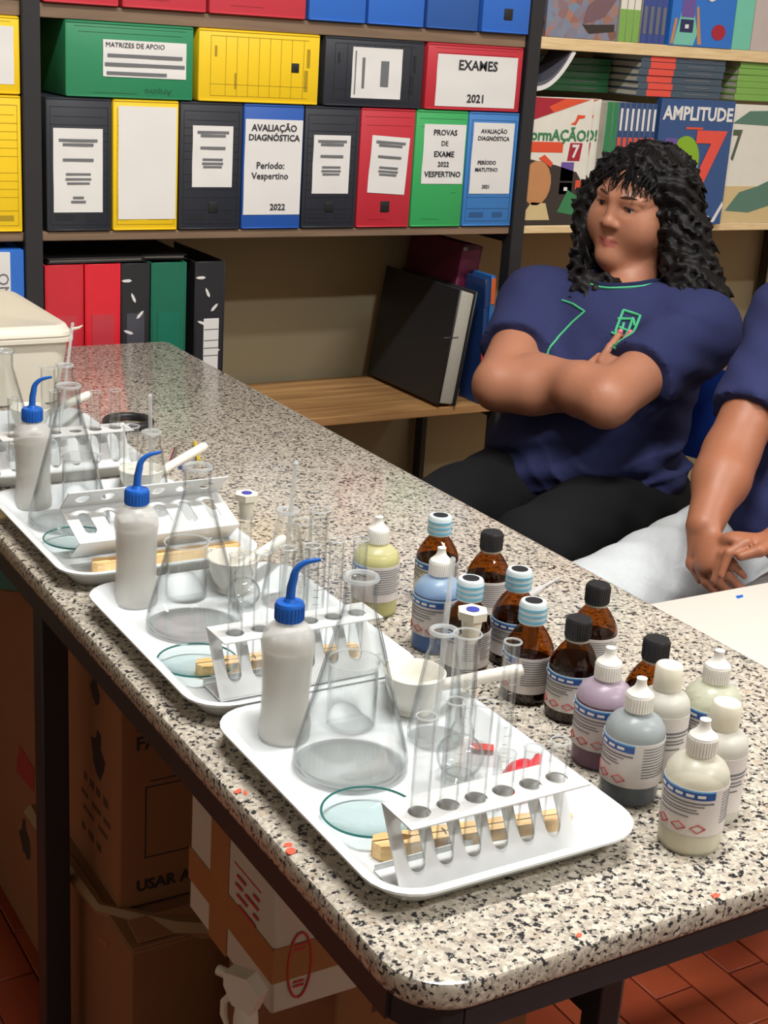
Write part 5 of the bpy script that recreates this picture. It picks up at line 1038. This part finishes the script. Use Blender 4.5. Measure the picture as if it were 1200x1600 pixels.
def head_prims(vol, Hc, s, f, u):
    def P(a, b, c): return Hc + s * a + f * b + u * c
    A = (s, f, u); e = lambda c, r, **kw: vol.ell(P(*c), r, A, **kw); c_ = lambda a, b, ra, rb, **kw: vol.cap(P(*a), P(*b), ra, rb, **kw)
    e((0, -0.012, 0.027), (0.072, 0.092, 0.073), k=0.02); e((0, 0.026, -0.03), (0.064, 0.060, 0.076), k=0.03)
    c_((-0.045, 0.004, -0.06), (0, 0.058, -0.088), 0.026, 0.022, k=0.03); c_((0.045, 0.004, -0.06), (0, 0.058, -0.088), 0.026, 0.022, k=0.03); e((0, 0.070, -0.094), (0.022, 0.019, 0.016), k=0.018)
    for q in (-1, 1):
        e((q * 0.040, 0.048, -0.036), (0.029, 0.028, 0.033), k=0.03)                       # cheek
        e((q * 0.031, 0.091, 0.004), (0.017, 0.014, 0.0105), k=0.012, sub=True)           # eye hollow
        c_((q * 0.012, 0.079, 0.021), (q * 0.046, 0.066, 0.02), 0.008, 0.007, k=0.012)    # brow
        c_((q * 0.019, 0.0775, 0.0092), (q * 0.043, 0.071, 0.0072), 0.0046, 0.0038, k=0.005)   # upper lid
        c_((q * 0.019, 0.076, -0.0042), (q * 0.042, 0.070, -0.0034), 0.0034, 0.003, k=0.005)   # lower lid
        e((q * 0.0118, 0.0848, -0.030), (0.0078, 0.009, 0.0065), k=0.007)                 # nostril wing
        e((q * 0.074, -0.006, 0.0), (0.009, 0.018, 0.03), k=0.008)                         # ear
    c_((0, 0.080, 0.012), (0, 0.0925, -0.020), 0.0066, 0.0085, k=0.012); e((0, 0.0945, -0.0262), (0.0105, 0.0098, 0.009), k=0.008)
    c_((-0.021, 0.0745, -0.0600), (0, 0.0832, -0.0582), 0.0036, 0.0058, k=0.006); c_((0.021, 0.0745, -0.0600), (0, 0.0832, -0.0582), 0.0036, 0.0058, k=0.006)
    c_((-0.017, 0.0745, -0.0650), (0, 0.0822, -0.0672), 0.0036, 0.0062, k=0.006); c_((0.017, 0.0745, -0.0650), (0, 0.0822, -0.0672), 0.0036, 0.0062, k=0.006)
    c_((-0.021, 0.083, -0.0628), (0.021, 0.083, -0.0628), 0.0009, 0.0009, k=0.003, sub=True)
def face_parts(parent, base, Hc, s, f, u, gaze):
    eyew = mat('eye_white', C(214, 206, 200), 0.25); iris = mat('iris', C(44, 28, 20), 0.2)
    fr = Matrix([[s[i], f[i], u[i]] for i in range(3)]).to_4x4()
    pts = [Hc + s * a + f * b + u * c2 - base + V3(0, 0, H) for a, b, c2 in ((-0.0215, 0.0772, -0.0634), (-0.011, 0.0852, -0.0626), (-0.004, 0.0884, -0.0624), (0, 0.0886, -0.063), (0.004, 0.0884, -0.0624), (0.011, 0.0852, -0.0626), (0.0215, 0.0772, -0.0634))]
    link('mouth_line', G().tube(pts, [0.0006, 0.0009, 0.001, 0.001, 0.001, 0.0009, 0.0006], 6).mesh('mouth_line', mat('mouth_dark', C(96, 46, 42), 0.5)), parent)
    for q in (-1, 1):
        c = Hc + s * q * 0.031 + f * 0.0665 + u * 0.0028 - base + V3(0, 0, H); M = Matrix.Translation(c) @ fr
        o = link('eyeball', G().lathe([(0.0112 * math.sin(R(a)), -0.0112 * math.cos(R(a))) for a in range(0, 181, 15)], 20, M=M).mesh('eyeball', eyew), parent)
        g_ = Matrix.Translation(c) @ fr @ Vector((gaze[0], 1.0, gaze[1])).normalized().to_track_quat('Z', 'Y').to_matrix().to_4x4() @ Matrix.Translation((0, 0, 0.0096))
        link('iris', G().lathe([(0.0054, -0.002), (0.0054, 0.0006), (0.003, 0.0018), (0, 0.0021)], 16, M=g_).mesh('iris', iris), o)
        pts = [Hc + s * q * a + f * b + u * c2 - base + V3(0, 0, H) for a, b, c2 in ((0.012, 0.0868, 0.0225), (0.022, 0.0865, 0.0265), (0.034, 0.0805, 0.0275), (0.045, 0.0712, 0.0235))]
        link('eyebrow', G().tube(pts, [0.0014, 0.0021, 0.0019, 0.0008], 6).mesh('eyebrow', mat('brow_hair', C(62, 42, 34), 0.7)), parent)
        pts = [Hc + s * q * a + f * b + u * c2 - base + V3(0, 0, H) for a, b, c2 in ((0.018, 0.0795, 0.0062), (0.025, 0.0822, 0.0072), (0.034, 0.0798, 0.0064), (0.0405, 0.0735, 0.0048))]
        link('eyelashes', G().tube(pts, [0.0008, 0.0015, 0.0016, 0.001], 6).mesh('eyelashes', hairm), parent)
def hair_parts(parent, base, Hc, s, f, u, ends, n, seed, length=0.24, wide=1.0):
    """dark curls: a lumpy core volume and many spiral locks"""
    rg = random.Random(seed); lo = Hc - 0.3; hi = Hc + 0.22; lo[2] = Hc[2] - length - 0.08
    v = Vol(lo, hi, 0.006)
    def P(a, b, c): return Hc + s * a + f * b + u * c
    A = (s, f, u)
    v.ell(P(0, -0.024, 0.029), (0.088, 0.104, 0.084), A, k=0.02)
    v.ell(P(0, -0.062, -0.05), (0.098 * wide, 0.066, 0.115), A, k=0.04)
    for q, e in ((-1, ends[0]), (1, ends[1])):
        e = np.array(e); mid = P(q * 0.092 * wide, -0.012, -0.03)
        v.cap(P(q * 0.074, 0.0, 0.045), mid, 0.03, 0.036, 0.03); v.cap(mid, e, 0.038, 0.036 if q < 0 else 0.044, 0.03)
        v.cap(P(q * 0.07, -0.05, -0.05), e - f * 0.05 - u * 0.0, 0.05, 0.05, 0.03)
    v.cap(P(0, -0.075, -0.05), P(0, -0.085, -length + 0.04), 0.06, 0.065, 0.04)
    v.ell(P(0, 0.092, -0.028), (0.061, 0.064, 0.098), A, k=0.012, sub=True); v.cap(P(0, 0.065, -0.10), P(0, 0.06, -0.18), 0.042, 0.05, 0.01, sub=True)
    v.ripple(lambda x, y, z: 0.007 * np.sin(x * 210 + 3 * np.sin(z * 70)) * np.sin(y * 190 + 2.2 * np.sin(z * 90 + x * 60)) + 0.005 * np.sin(z * 230 + x * 120 + 2 * np.sin(y * 100)))
    v.ell(P(0, 0.092, -0.028), (0.062, 0.065, 0.099), A, k=0.002, sub=True); v.cap(P(0, 0.065, -0.10), P(0, 0.06, -0.22), 0.05, 0.062, 0.003, sub=True)
    for q in (-1, 1): v.ell(P(q * 0.05, 0.074, -0.01), (0.030, 0.036, 0.062), A, k=0.002, sub=True)
    hairo = vol_obj(v, 'hair', hairm, parent, base)
    g = G(); off = -np.array(base) + V3(0, 0, H); face = R(67)
    for i in range(n):
        ph = rg.uniform(0, 2 * math.pi); front = abs(((ph + math.pi) % (2 * math.pi)) - math.pi)          # angle from face direction
        fringe = front < face
        tmax = rg.uniform(0.20, 0.30) if fringe else rg.uniform(0.72, 1.0)
        if fringe and (front > R(46) or rg.random() < 0.35): continue
        lay = rg.uniform(0.9, 1.04); turns = rg.uniform(4.5, 7.5) * (tmax); amp = rg.uniform(0.004, 0.0085); p0 = rg.uniform(0, 6.28); hand = rg.choice((-1, 1)); pts = []; rr = []
        M_ = 10 if fringe else 34
        for k in range(M_ + 1):
            t = tmax * k / M_; vert = 0.112 - t * (length + 0.112); q = min(1.0, t / 0.34)
            rad_s = (0.03 + 0.066 * math.sin(q * math.pi / 2)) * (1 + 0.32 * wide * max(0, t - 0.35)); rad_f = (0.03 + 0.084 * math.sin(q * math.pi / 2)) * (1 + 0.05 * max(0, t - 0.35))
            ss, ff = math.sin(ph), math.cos(ph); pos = P(ss * rad_s * lay, ff * rad_f * lay - 0.02, vert)
            w_ = max(0.0, t - 0.42) / 0.58
            if w_ > 0:                                            # the side curls drift toward where they rest
                e = np.array(ends[1] if ss > 0 else ends[0]); pos = pos + (e - P(math.copysign(0.105, ss), 0.0, -length + 0.02)) * w_ * 0.75 * min(1, abs(ss) * 1.4)
            out = unit(s * ss + f * ff); tang = unit(np.cross(u, out)); a = p0 + hand * turns * 2 * math.pi * (k / M_) / max(tmax, 0.3) * tmax
            am = amp * min(1, t / 0.2 + 0.15); pos = pos + out * am * math.cos(a) + tang * am * math.sin(a) + u * 0.0
            pts.append(tuple(pos + off)); rr.append(0.0021 if k < M_ - 2 else 0.0011)
        g.tube(pts, rr, 4)
    o = g.obj('curls', hairm, hairo); o['kind'] = 'stuff'
def chair(loc, rz, label):
    t = thing('school_chair', label, 'chair', (loc[0], loc[1], 0), rz); bp = mat('blue_chair_plastic', C(32, 66, 160), 0.35); gm = steel_g
    g = G(); rings = []
    for y, w_, dz_ in ((-0.2, 0.17, -0.02), (-0.19, 0.19, -0.006), (-0.12, 0.2, 0.0), (0.1, 0.2, -0.008), (0.18, 0.19, 0.0), (0.2, 0.175, 0.006)):
        rings.append([(-w_, y, 0.43 + dz_), (-w_ * 0.5, y, 0.425 + dz_), (w_ * 0.5, y, 0.425 + dz_), (w_, y, 0.43 + dz_), (w_, y, 0.437 + dz_), (w_ * 0.5, y, 0.432 + dz_), (-w_ * 0.5, y, 0.432 + dz_), (-w_, y, 0.437 + dz_)])
    g.loft(rings); g.obj('seat', bp, t)
    g = G(); rings = []
    for z, w_, y in ((0.61, 0.17, 0.235), (0.62, 0.19, 0.238), (0.70, 0.2, 0.25), (0.775, 0.19, 0.265), (0.79, 0.17, 0.268)):
        rings.append([(x * w_, y + 0.025 * (1 - x * x) + d_, z) for d_, xs_ in ((0.0, (-1, -0.6, 0, 0.6, 1)), (0.008, (1, 0.6, 0, -0.6, -1))) for x in xs_])
    g.loft(rings); g.obj('backrest', bp, t)
    for q in (-1, 1):
        G().tube([(q * 0.18, -0.2, 0.0), (q * 0.165, -0.16, 0.418)], 0.011, 10).obj('leg', gm, t); G().tube([(q * 0.18, 0.26, 0.0), (q * 0.165, 0.2, 0.418), (q * 0.165, 0.225, 0.5), (q * 0.16, 0.272, 0.70)], 0.011, 10).obj('leg', gm, t)
        G().tube([(q * 0.165, -0.16, 0.415), (q * 0.165, 0.2, 0.415)], 0.01, 8).obj('seat_rail', gm, t)
    return t

# ---- the seated student in the navy shirt, arms crossed
def student_one():
    F_ = V3(-.888, -.461, 0); L_ = V3(.461, -.888, 0); Ms = V3(1.296, 1.413, .127); SR = Ms - L_ * .165; SL = Ms + L_ * .165
    P = V3(1.258, 1.392, -.20); Nk = V3(1.322, 1.432, .172); Hc = V3(1.380, 1.476, .316) + V3(-.012, -.006, .016)
    yaw = unit(V3(-.955, -.29, 0)); f = unit(yaw - UP * 0.06); s0 = unit(np.cross(UP, f)); u0 = np.cross(f, s0); ro = R(7); s = s0 * math.cos(ro) - u0 * math.sin(ro); u = np.cross(f, s)
    base = V3(P[0], P[1], 0.0)
    t = thing('person', 'seated person with dark curly hair in a navy T-shirt, arms crossed', 'person', tuple(base)); A = (L_, F_, UP)
    ER = V3(1.030, 1.398, .020); EL = V3(1.109, 1.192, .036); WR = V3(1.140, 1.259, .026); WL = V3(1.092, 1.366, .052)
    hR = P - L_ * .10; hL = P + L_ * .10; kR = V3(.815, 1.325, -.205); kL = V3(.93, 1.135, -.2); aR = V3(.86, 1.36, -.68); aL = V3(.98, 1.19, -.68)
    # body
    v = Vol(V3(.66, .98, -.78), V3(1.64, 1.80, .50), 0.0075, [(Hc - V3(.125, .115, .13), Hc + V3(.095, .10, .10), 0.0026), (V3(1.15, 1.215, .03), V3(1.215, 1.29, .125), 0.0032)])
    v.ell(Ms - UP * .1 + F_ * .01, (.15, .10, .15), A); v.ell(P + UP * .09 + F_ * .02, (.14, .11, .14), A, k=.05); v.ell(P, (.16, .12, .10), A, k=.05)
    v.cap(SR, SL, .05, .05, .04); v.cap(Nk - UP * .02 - f * .012, Hc - u * .06 - f * .028, .052, .045, .025)
    head_prims(v, Hc, s, f, u)
    for S, E, W in ((SR, ER, WR), (SL, EL, WL)):
        v.cap(S, E, .054, .046, .03); v.cap(E, E + (W - E) * .35, .044, .043, .02); v.cap(E + (W - E) * .35, W, .043, .029, .03)
    nails = hand_prims(v, WR, V3(.045, .005, .062), V3(.62, .6, -.3), 1, 12, .86); hand_prims(v, WL, V3(.05, .055, -.01), V3(.9, .1, .2), 1, 10, .8)
    for h, k_, a in ((hR, kR, aR), (hL, kL, aL)): v.cap(h, k_, .078, .058, .04); v.cap(k_, a, .052, .038, .03); v.cap(a, a + F_ * .14 - UP * .05, .034, .03, .03)
    def pick(c):
        d = c - Hc; a, b, e = d @ s, d @ f, d @ u
        return ((np.abs(a) < .0215 - .5 * np.abs(e + .0628)) & (b > .07) & (e > -.0715) & (e < -.0548)).astype(int)
    body = vol_obj(v, 'body', [skin1, lipm], t, base, pick)
    face_parts(body, base, Hc, s, f, u, (-0.25, -0.12))
    pinkn = mat('pink_nail', C(232, 120, 140), 0.25)
    for p, d, r_ in nails[:2]:
        o = p - base + V3(0, 0, H); M = Matrix.Translation(o + d * 0.004 - V3(.62, .6, -.3) * r_ * .55) @ Matrix([[1, 0, 0], [0, 1, 0], [0, 0, 1]]).to_4x4()
        link('fingernail', G().lathe([(0, -.0045), (.004, -.003), (.0055, 0), (.004, .004), (0, .006)], 10, M=M @ Vector(d).to_track_quat('Z', 'Y').to_matrix().to_4x4()).mesh('fingernail', pinkn), body)
    # shirt
    w_ = Vol(V3(.95, 1.05, -.30), V3(1.56, 1.74, .26), 0.0062)
    w_.ell(Ms - UP * .1 + F_ * .01, (.178, .128, .165), A, k=.03); w_.cap(SR - UP * .004, SL - UP * .004, .062, .064, .05)
    for q in (-1, 1): w_.ell(Ms - UP * .135 + F_ * .085 + L_ * .075 * q, (.078, .066, .075), A, k=.05)
    w_.ell(P + UP * .11 + F_ * .035, (.172, .15, .15), A, k=.06); w_.ell(P + UP * .03 + F_ * .03, (.19, .165, .12), A, k=.06)
    w_.cap(Nk - UP * .03, SR, .058, .058, .04); w_.cap(Nk - UP * .03, SL, .058, .058, .04)
    for S, E, fr_ in ((SR, ER, .60), (SL, EL, .66)):
        c = S + (E - S) * fr_; n = unit(E - S); w_.cap(S, c + n * .06, .068, .069, .04, cut=(c, n))
    w_.clip(P + UP * .005 + F_ * .1, unit(V3(0, 0, -1) + F_ * .30 + L_ * .22)); w_.ell(Nk + UP * .055 + F_ * .012, (.066, .066, .06), A, k=.01, sub=True)
    fold = lambda x, y, z: 0.0065 * np.sin(55 * ((x - P[0]) * -.3 + (z - P[2])) * 1.6 + 5 * np.sin(9 * y) + 14 * (x * .46 - y * .888)) * np.exp(-((z + .10) / .075) ** 2) + 0.0018 * np.sin(46 * x + 30 * z) * np.sin(38 * y - 52 * z) + 0.003 * np.sin(120 * z + 40 * x) * np.exp(-(((x - 1.28) / .08) ** 2 + ((y - 1.22) / .07) ** 2))
    w_.ripple(fold)
    def creases(x, y, z):
        l = (x - P[0]) * L_[0] + (y - P[1]) * L_[1]; ff = (x - P[0]) * F_[0] + (y - P[1]) * F_[1]
        low = np.exp(-((z + .115) / .05) ** 2) * (0.35 + 0.65 / (1 + np.exp(-(l - .05) * 40))); c1 = (1 - np.abs(np.sin(62 * z + 16 * l + 2.2 * np.sin(22 * l)))) ** 2
        arm = np.exp(-((l - .15) / .05) ** 2 - ((z - .03) / .06) ** 2 - ((ff - .05) / .1) ** 2); c2 = (1 - np.abs(np.sin(75 * (z + .45 * ff) + 1.5 * np.sin(30 * l)))) ** 2
        pull = np.exp(-((z - .07) / .05) ** 2) * np.exp(-((np.abs(l) - .12) / .05) ** 2); c3 = (1 - np.abs(np.sin(48 * (np.abs(l) + .7 * z)))) ** 2
        return -0.010 * low * c1 - 0.006 * arm * c2 - 0.004 * pull * c3
    w_.ripple(creases); shirt = vol_obj(w_, 't_shirt', navy, t, base)
    # trousers
    q_ = Vol(V3(.66, .96, -.77), V3(1.5, 1.70, -.02), 0.0085)
    q_.ell(P - UP * .02, (.185, .15, .125), A, k=.05); q_.ell(P + UP * .03 + F_ * .03, (.172, .14, .12), A, k=.05)
    for h, k_, a in ((hR, kR, aR), (hL, kL, aL)): q_.cap(h, k_, .098, .073, .05); q_.cap(k_, a, .068, .055, .03, cut=(a + UP * .02, V3(0, 0, -1)))
    q_.ripple(lambda x, y, z: 0.003 * np.sin(40 * x + 30 * y) * np.sin(60 * z + 20 * y)); vol_obj(q_, 'trousers', blackp, t, base)
    for a in (aR, aL):
        z_ = Vol(a + V3(-.28, -.2, -.12), a + V3(.12, .15, .06), 0.008); z_.cap(a - UP * .045 + V3(.03, .01, 0), a - UP * .05 + F_ * .15, .042, .04, .02, cut=(V3(0, 0, -.768), V3(0, 0, -1))); vol_obj(z_, 'shoe', shoe_m, t, base)
    # collar and chest print laid on the shirt
    bm = bmesh.new(); bm.from_mesh(shirt.data); from mathutils.bvhtree import BVHTree; bv = BVHTree.FromBMesh(bm)
    o_ = Vector(tuple(-base + V3(0, 0, H)))
    def onshirt(lx, lz, lift=0.0018):                                     # lx along her left, lz height, thrown back onto the chest
        p0 = Vector(tuple(Ms + L_ * lx + F_ * .5 + UP * lz)) + o_; h_ = bv.ray_cast(p0, Vector(tuple(-F_))); return (h_[0] + Vector(tuple(F_)) * lift) if h_[0] else p0 - Vector(tuple(F_ * .35))
    def stroke(pts, r_, name, n=6):
        P_ = []
        for (a, b), (c, d) in zip(pts, pts[1:]):
            for k in range(n): P_.append(onshirt(a + (c - a) * k / n, b + (d - b) * k / n))
        P_.append(onshirt(*pts[-1])); link(name, G().tube(P_, r_, 6).mesh(name, green_print), shirt)
    stroke([(-.078, .032), (-.052, .030), (-.022, .022), (-.040, .0), (-.055, -.025), (-.063, -.05), (-.066, -.08)], 0.0022, 'chest_print')
    for pts in ([(.066, -.05), (.1, -.055), (.104, -.09), (.085, -.105), (.066, -.085), (.066, -.05)], [(.062, -.065), (.09, -.062), (.098, -.072)], [(.075, -.07), (.078, -.095)], [(.07, -.078), (.1, -.084)], [(.088, -.06), (.09, -.1)], [(.06, -.088), (.085, -.095), (.1, -.1)]): stroke([(a - .019, b + .083) for a, b in pts], 0.0026, 'crest', 4)
    nb = []
    for a in range(0, 361, 12):
        p0 = Vector(tuple(Nk + UP * .25 + L_ * .068 * math.cos(R(a)) + F_ * (.012 + .068 * math.sin(R(a))))) + o_; h_ = bv.ray_cast(p0, Vector((0, 0, -1)))
        if h_[0]: nb.append(tuple(h_[0] + Vector((0, 0, .001))))
    bm.free()
    link('collar', G().tube(nb, 0.0052, 8, cap=False).mesh('collar', collar_m), shirt); link('collar_trim', G().tube([(Nk[0] - base[0] + (x - Nk[0] + base[0]) * 1.09, Nk[1] - base[1] + (y - Nk[1] + base[1]) * 1.09, z - 0.003) for x, y, z in nb], 0.0024, 6, cap=False).mesh('collar_trim', green_print), shirt)
    hair_parts(t, base, Hc, s, f, u, (V3(1.243, 1.438, .165), V3(1.372, 1.305, .168)), 560, 3, 0.17, 1.1)
    ang = math.atan2(F_[1], F_[0]) + math.pi / 2; chair((P[0] + F_[0] * .02, P[1] + F_[1] * .02), ang, 'blue plastic school chair under the student with crossed arms')
student_one()

# ---- second student, mostly outside the frame: arm and pale jeans
def student_two():
    F_ = unit(V3(-.86, -.5, 0)); L_ = V3(-F_[1], F_[0], 0); SR = V3(1.343, 1.019, .204); Ms = SR + L_ * .165; SL = Ms + L_ * .165
    P = V3(1.335, .935, -.19); Nk = Ms + UP * .05; Hc = Ms + UP * .19 + F_ * .03; base = V3(P[0], P[1], 0); A = (L_, F_, UP)
    f = unit(F_ - UP * .1); s = unit(np.cross(UP, f)); u = np.cross(f, s)
    t = thing('person', 'seated person in pale jeans with hands clasped between the knees', 'person', tuple(base))
    ER = V3(1.150, .926, .012); WR = V3(1.036, .846, -.070); EL = V3(1.20, .70, .01); WL = V3(1.098, .752, -.072)
    hR = P - L_ * .10; hL = P + L_ * .10; kR = V3(.87, .905, -.205); kL = V3(.98, .69, -.215); aR = V3(1.17, 1.03, -.68); aL = V3(1.27, .86, -.68)
    v = Vol(V3(.7, .48, -.78), V3(1.75, 1.2, .52), 0.0085, [(V3(.955, .69, -.16), V3(1.11, .87, -.045), 0.0031)])
    v.ell(Ms - UP * .1, (.15, .10, .15), A); v.ell((P + Ms) / 2 - UP * .06, (.14, .11, .16), A, k=.05); v.ell(P, (.16, .12, .10), A, k=.05); v.cap(SR, SL, .05, .05, .04); v.cap(Nk - UP * .02, Hc - u * .055, .05, .045, .03); head_prims(v, Hc, s, f, u)
    for S, E, W in ((SR, ER, WR), (SL, EL, WL)): v.cap(S, E, .05, .043, .03); v.cap(E, E + (W - E) * .35, .041, .04, .02); v.cap(E + (W - E) * .35, W, .04, .028, .03)
    hand_prims(v, WR, V3(-.028, -.05, -.03), V3(.6, -.25, -.6), -1, 42, .86, .004); hand_prims(v, WL, V3(-.07, .03, .004), V3(.15, -.3, -.9), 1, 42, .86, .004)
    for h, k_, a in ((hR, kR, aR), (hL, kL, aL)): v.cap(h, k_, .07, .055, .04); v.cap(k_, a, .05, .038, .03); v.cap(a, a + F_ * .14 - UP * .05, .034, .03, .03)
    body = vol_obj(v, 'body', skin2, t, base); face_parts(body, base, Hc, s, f, u, (0, 0))
    w_ = Vol(V3(1.05, .55, -.30), V3(1.75, 1.25, .32), 0.009)
    w_.ell(Ms - UP * .1, (.175, .125, .165), A, k=.03); w_.cap(SR, SL, .06, .06, .05); w_.ell((P + Ms) / 2 - UP * .06, (.165, .135, .18), A, k=.06); w_.ell(P + UP * .05, (.178, .145, .13), A, k=.06); w_.cap(Nk - UP * .03, SR, .055, .055, .04); w_.cap(Nk - UP * .03, SL, .055, .055, .04)
    for S, E, fr_ in ((SR, ER, .74), (SL, EL, .74)): c = S + (E - S) * fr_; n = unit(E - S); w_.cap(S, c + n * .06, .062, .064, .04, cut=(c, n))
    w_.clip(P + UP * .03, unit(V3(0, 0, -1) + F_ * .25)); w_.ell(Nk + UP * .055, (.064, .064, .06), A, k=.01, sub=True)
    w_.ripple(lambda x, y, z: 0.003 * np.sin(44 * x + 60 * z) * np.sin(40 * y - 50 * z)); vol_obj(w_, 't_shirt', navy, t, base)
    q_ = Vol(V3(.7, .48, -.77), V3(1.6, 1.2, -.02), 0.008)
    q_.ell(P - UP * .01, (.18, .145, .125), A, k=.05)
    for h, k_, a in ((hR, kR, aR), (hL, kL, aL)): q_.cap(h, k_, .092, .072, .05); q_.cap(k_, a, .066, .055, .03, cut=(a + UP * .02, V3(0, 0, -1)))
    q_.ripple(lambda x, y, z: 0.003 * np.sin(60 * x + 40 * y) * np.sin(70 * z + 20 * y)); vol_obj(q_, 'jeans', jeans, t, base)
    for a in (aR, aL):
        z_ = Vol(a + V3(-.28, -.2, -.12), a + V3(.12, .15, .06), 0.009); z_.cap(a - UP * .045 + V3(.03, .01, 0), a - UP * .05 + F_ * .15, .042, .04, .02, cut=(V3(0, 0, -.768), V3(0, 0, -1))); vol_obj(z_, 'shoe', shoe_m, t, base)
    hair_parts(t, base, Hc, s, f, u, (Ms - L_ * .09 + UP * .03 + F_ * .05, Ms + L_ * .09 + UP * .03 + F_ * .05), 120, 9, 0.17, 1.0)
    st = thing('stool', 'round blue stool under the student in pale jeans', 'stool', (P[0] + .01, P[1], 0)); G().lathe([(0, .43), (.16, .43), (.17, .437), (.165, .447), (0, .452)], 32).obj('seat', mat('blue_chair_plastic', None), st)
    for k in range(4): a = R(45 + 90 * k); G().tube([(.16 * math.cos(a), .16 * math.sin(a), 0), (.13 * math.cos(a), .13 * math.sin(a), .43)], .011, 8).obj('leg', steel_g, st)
student_two()
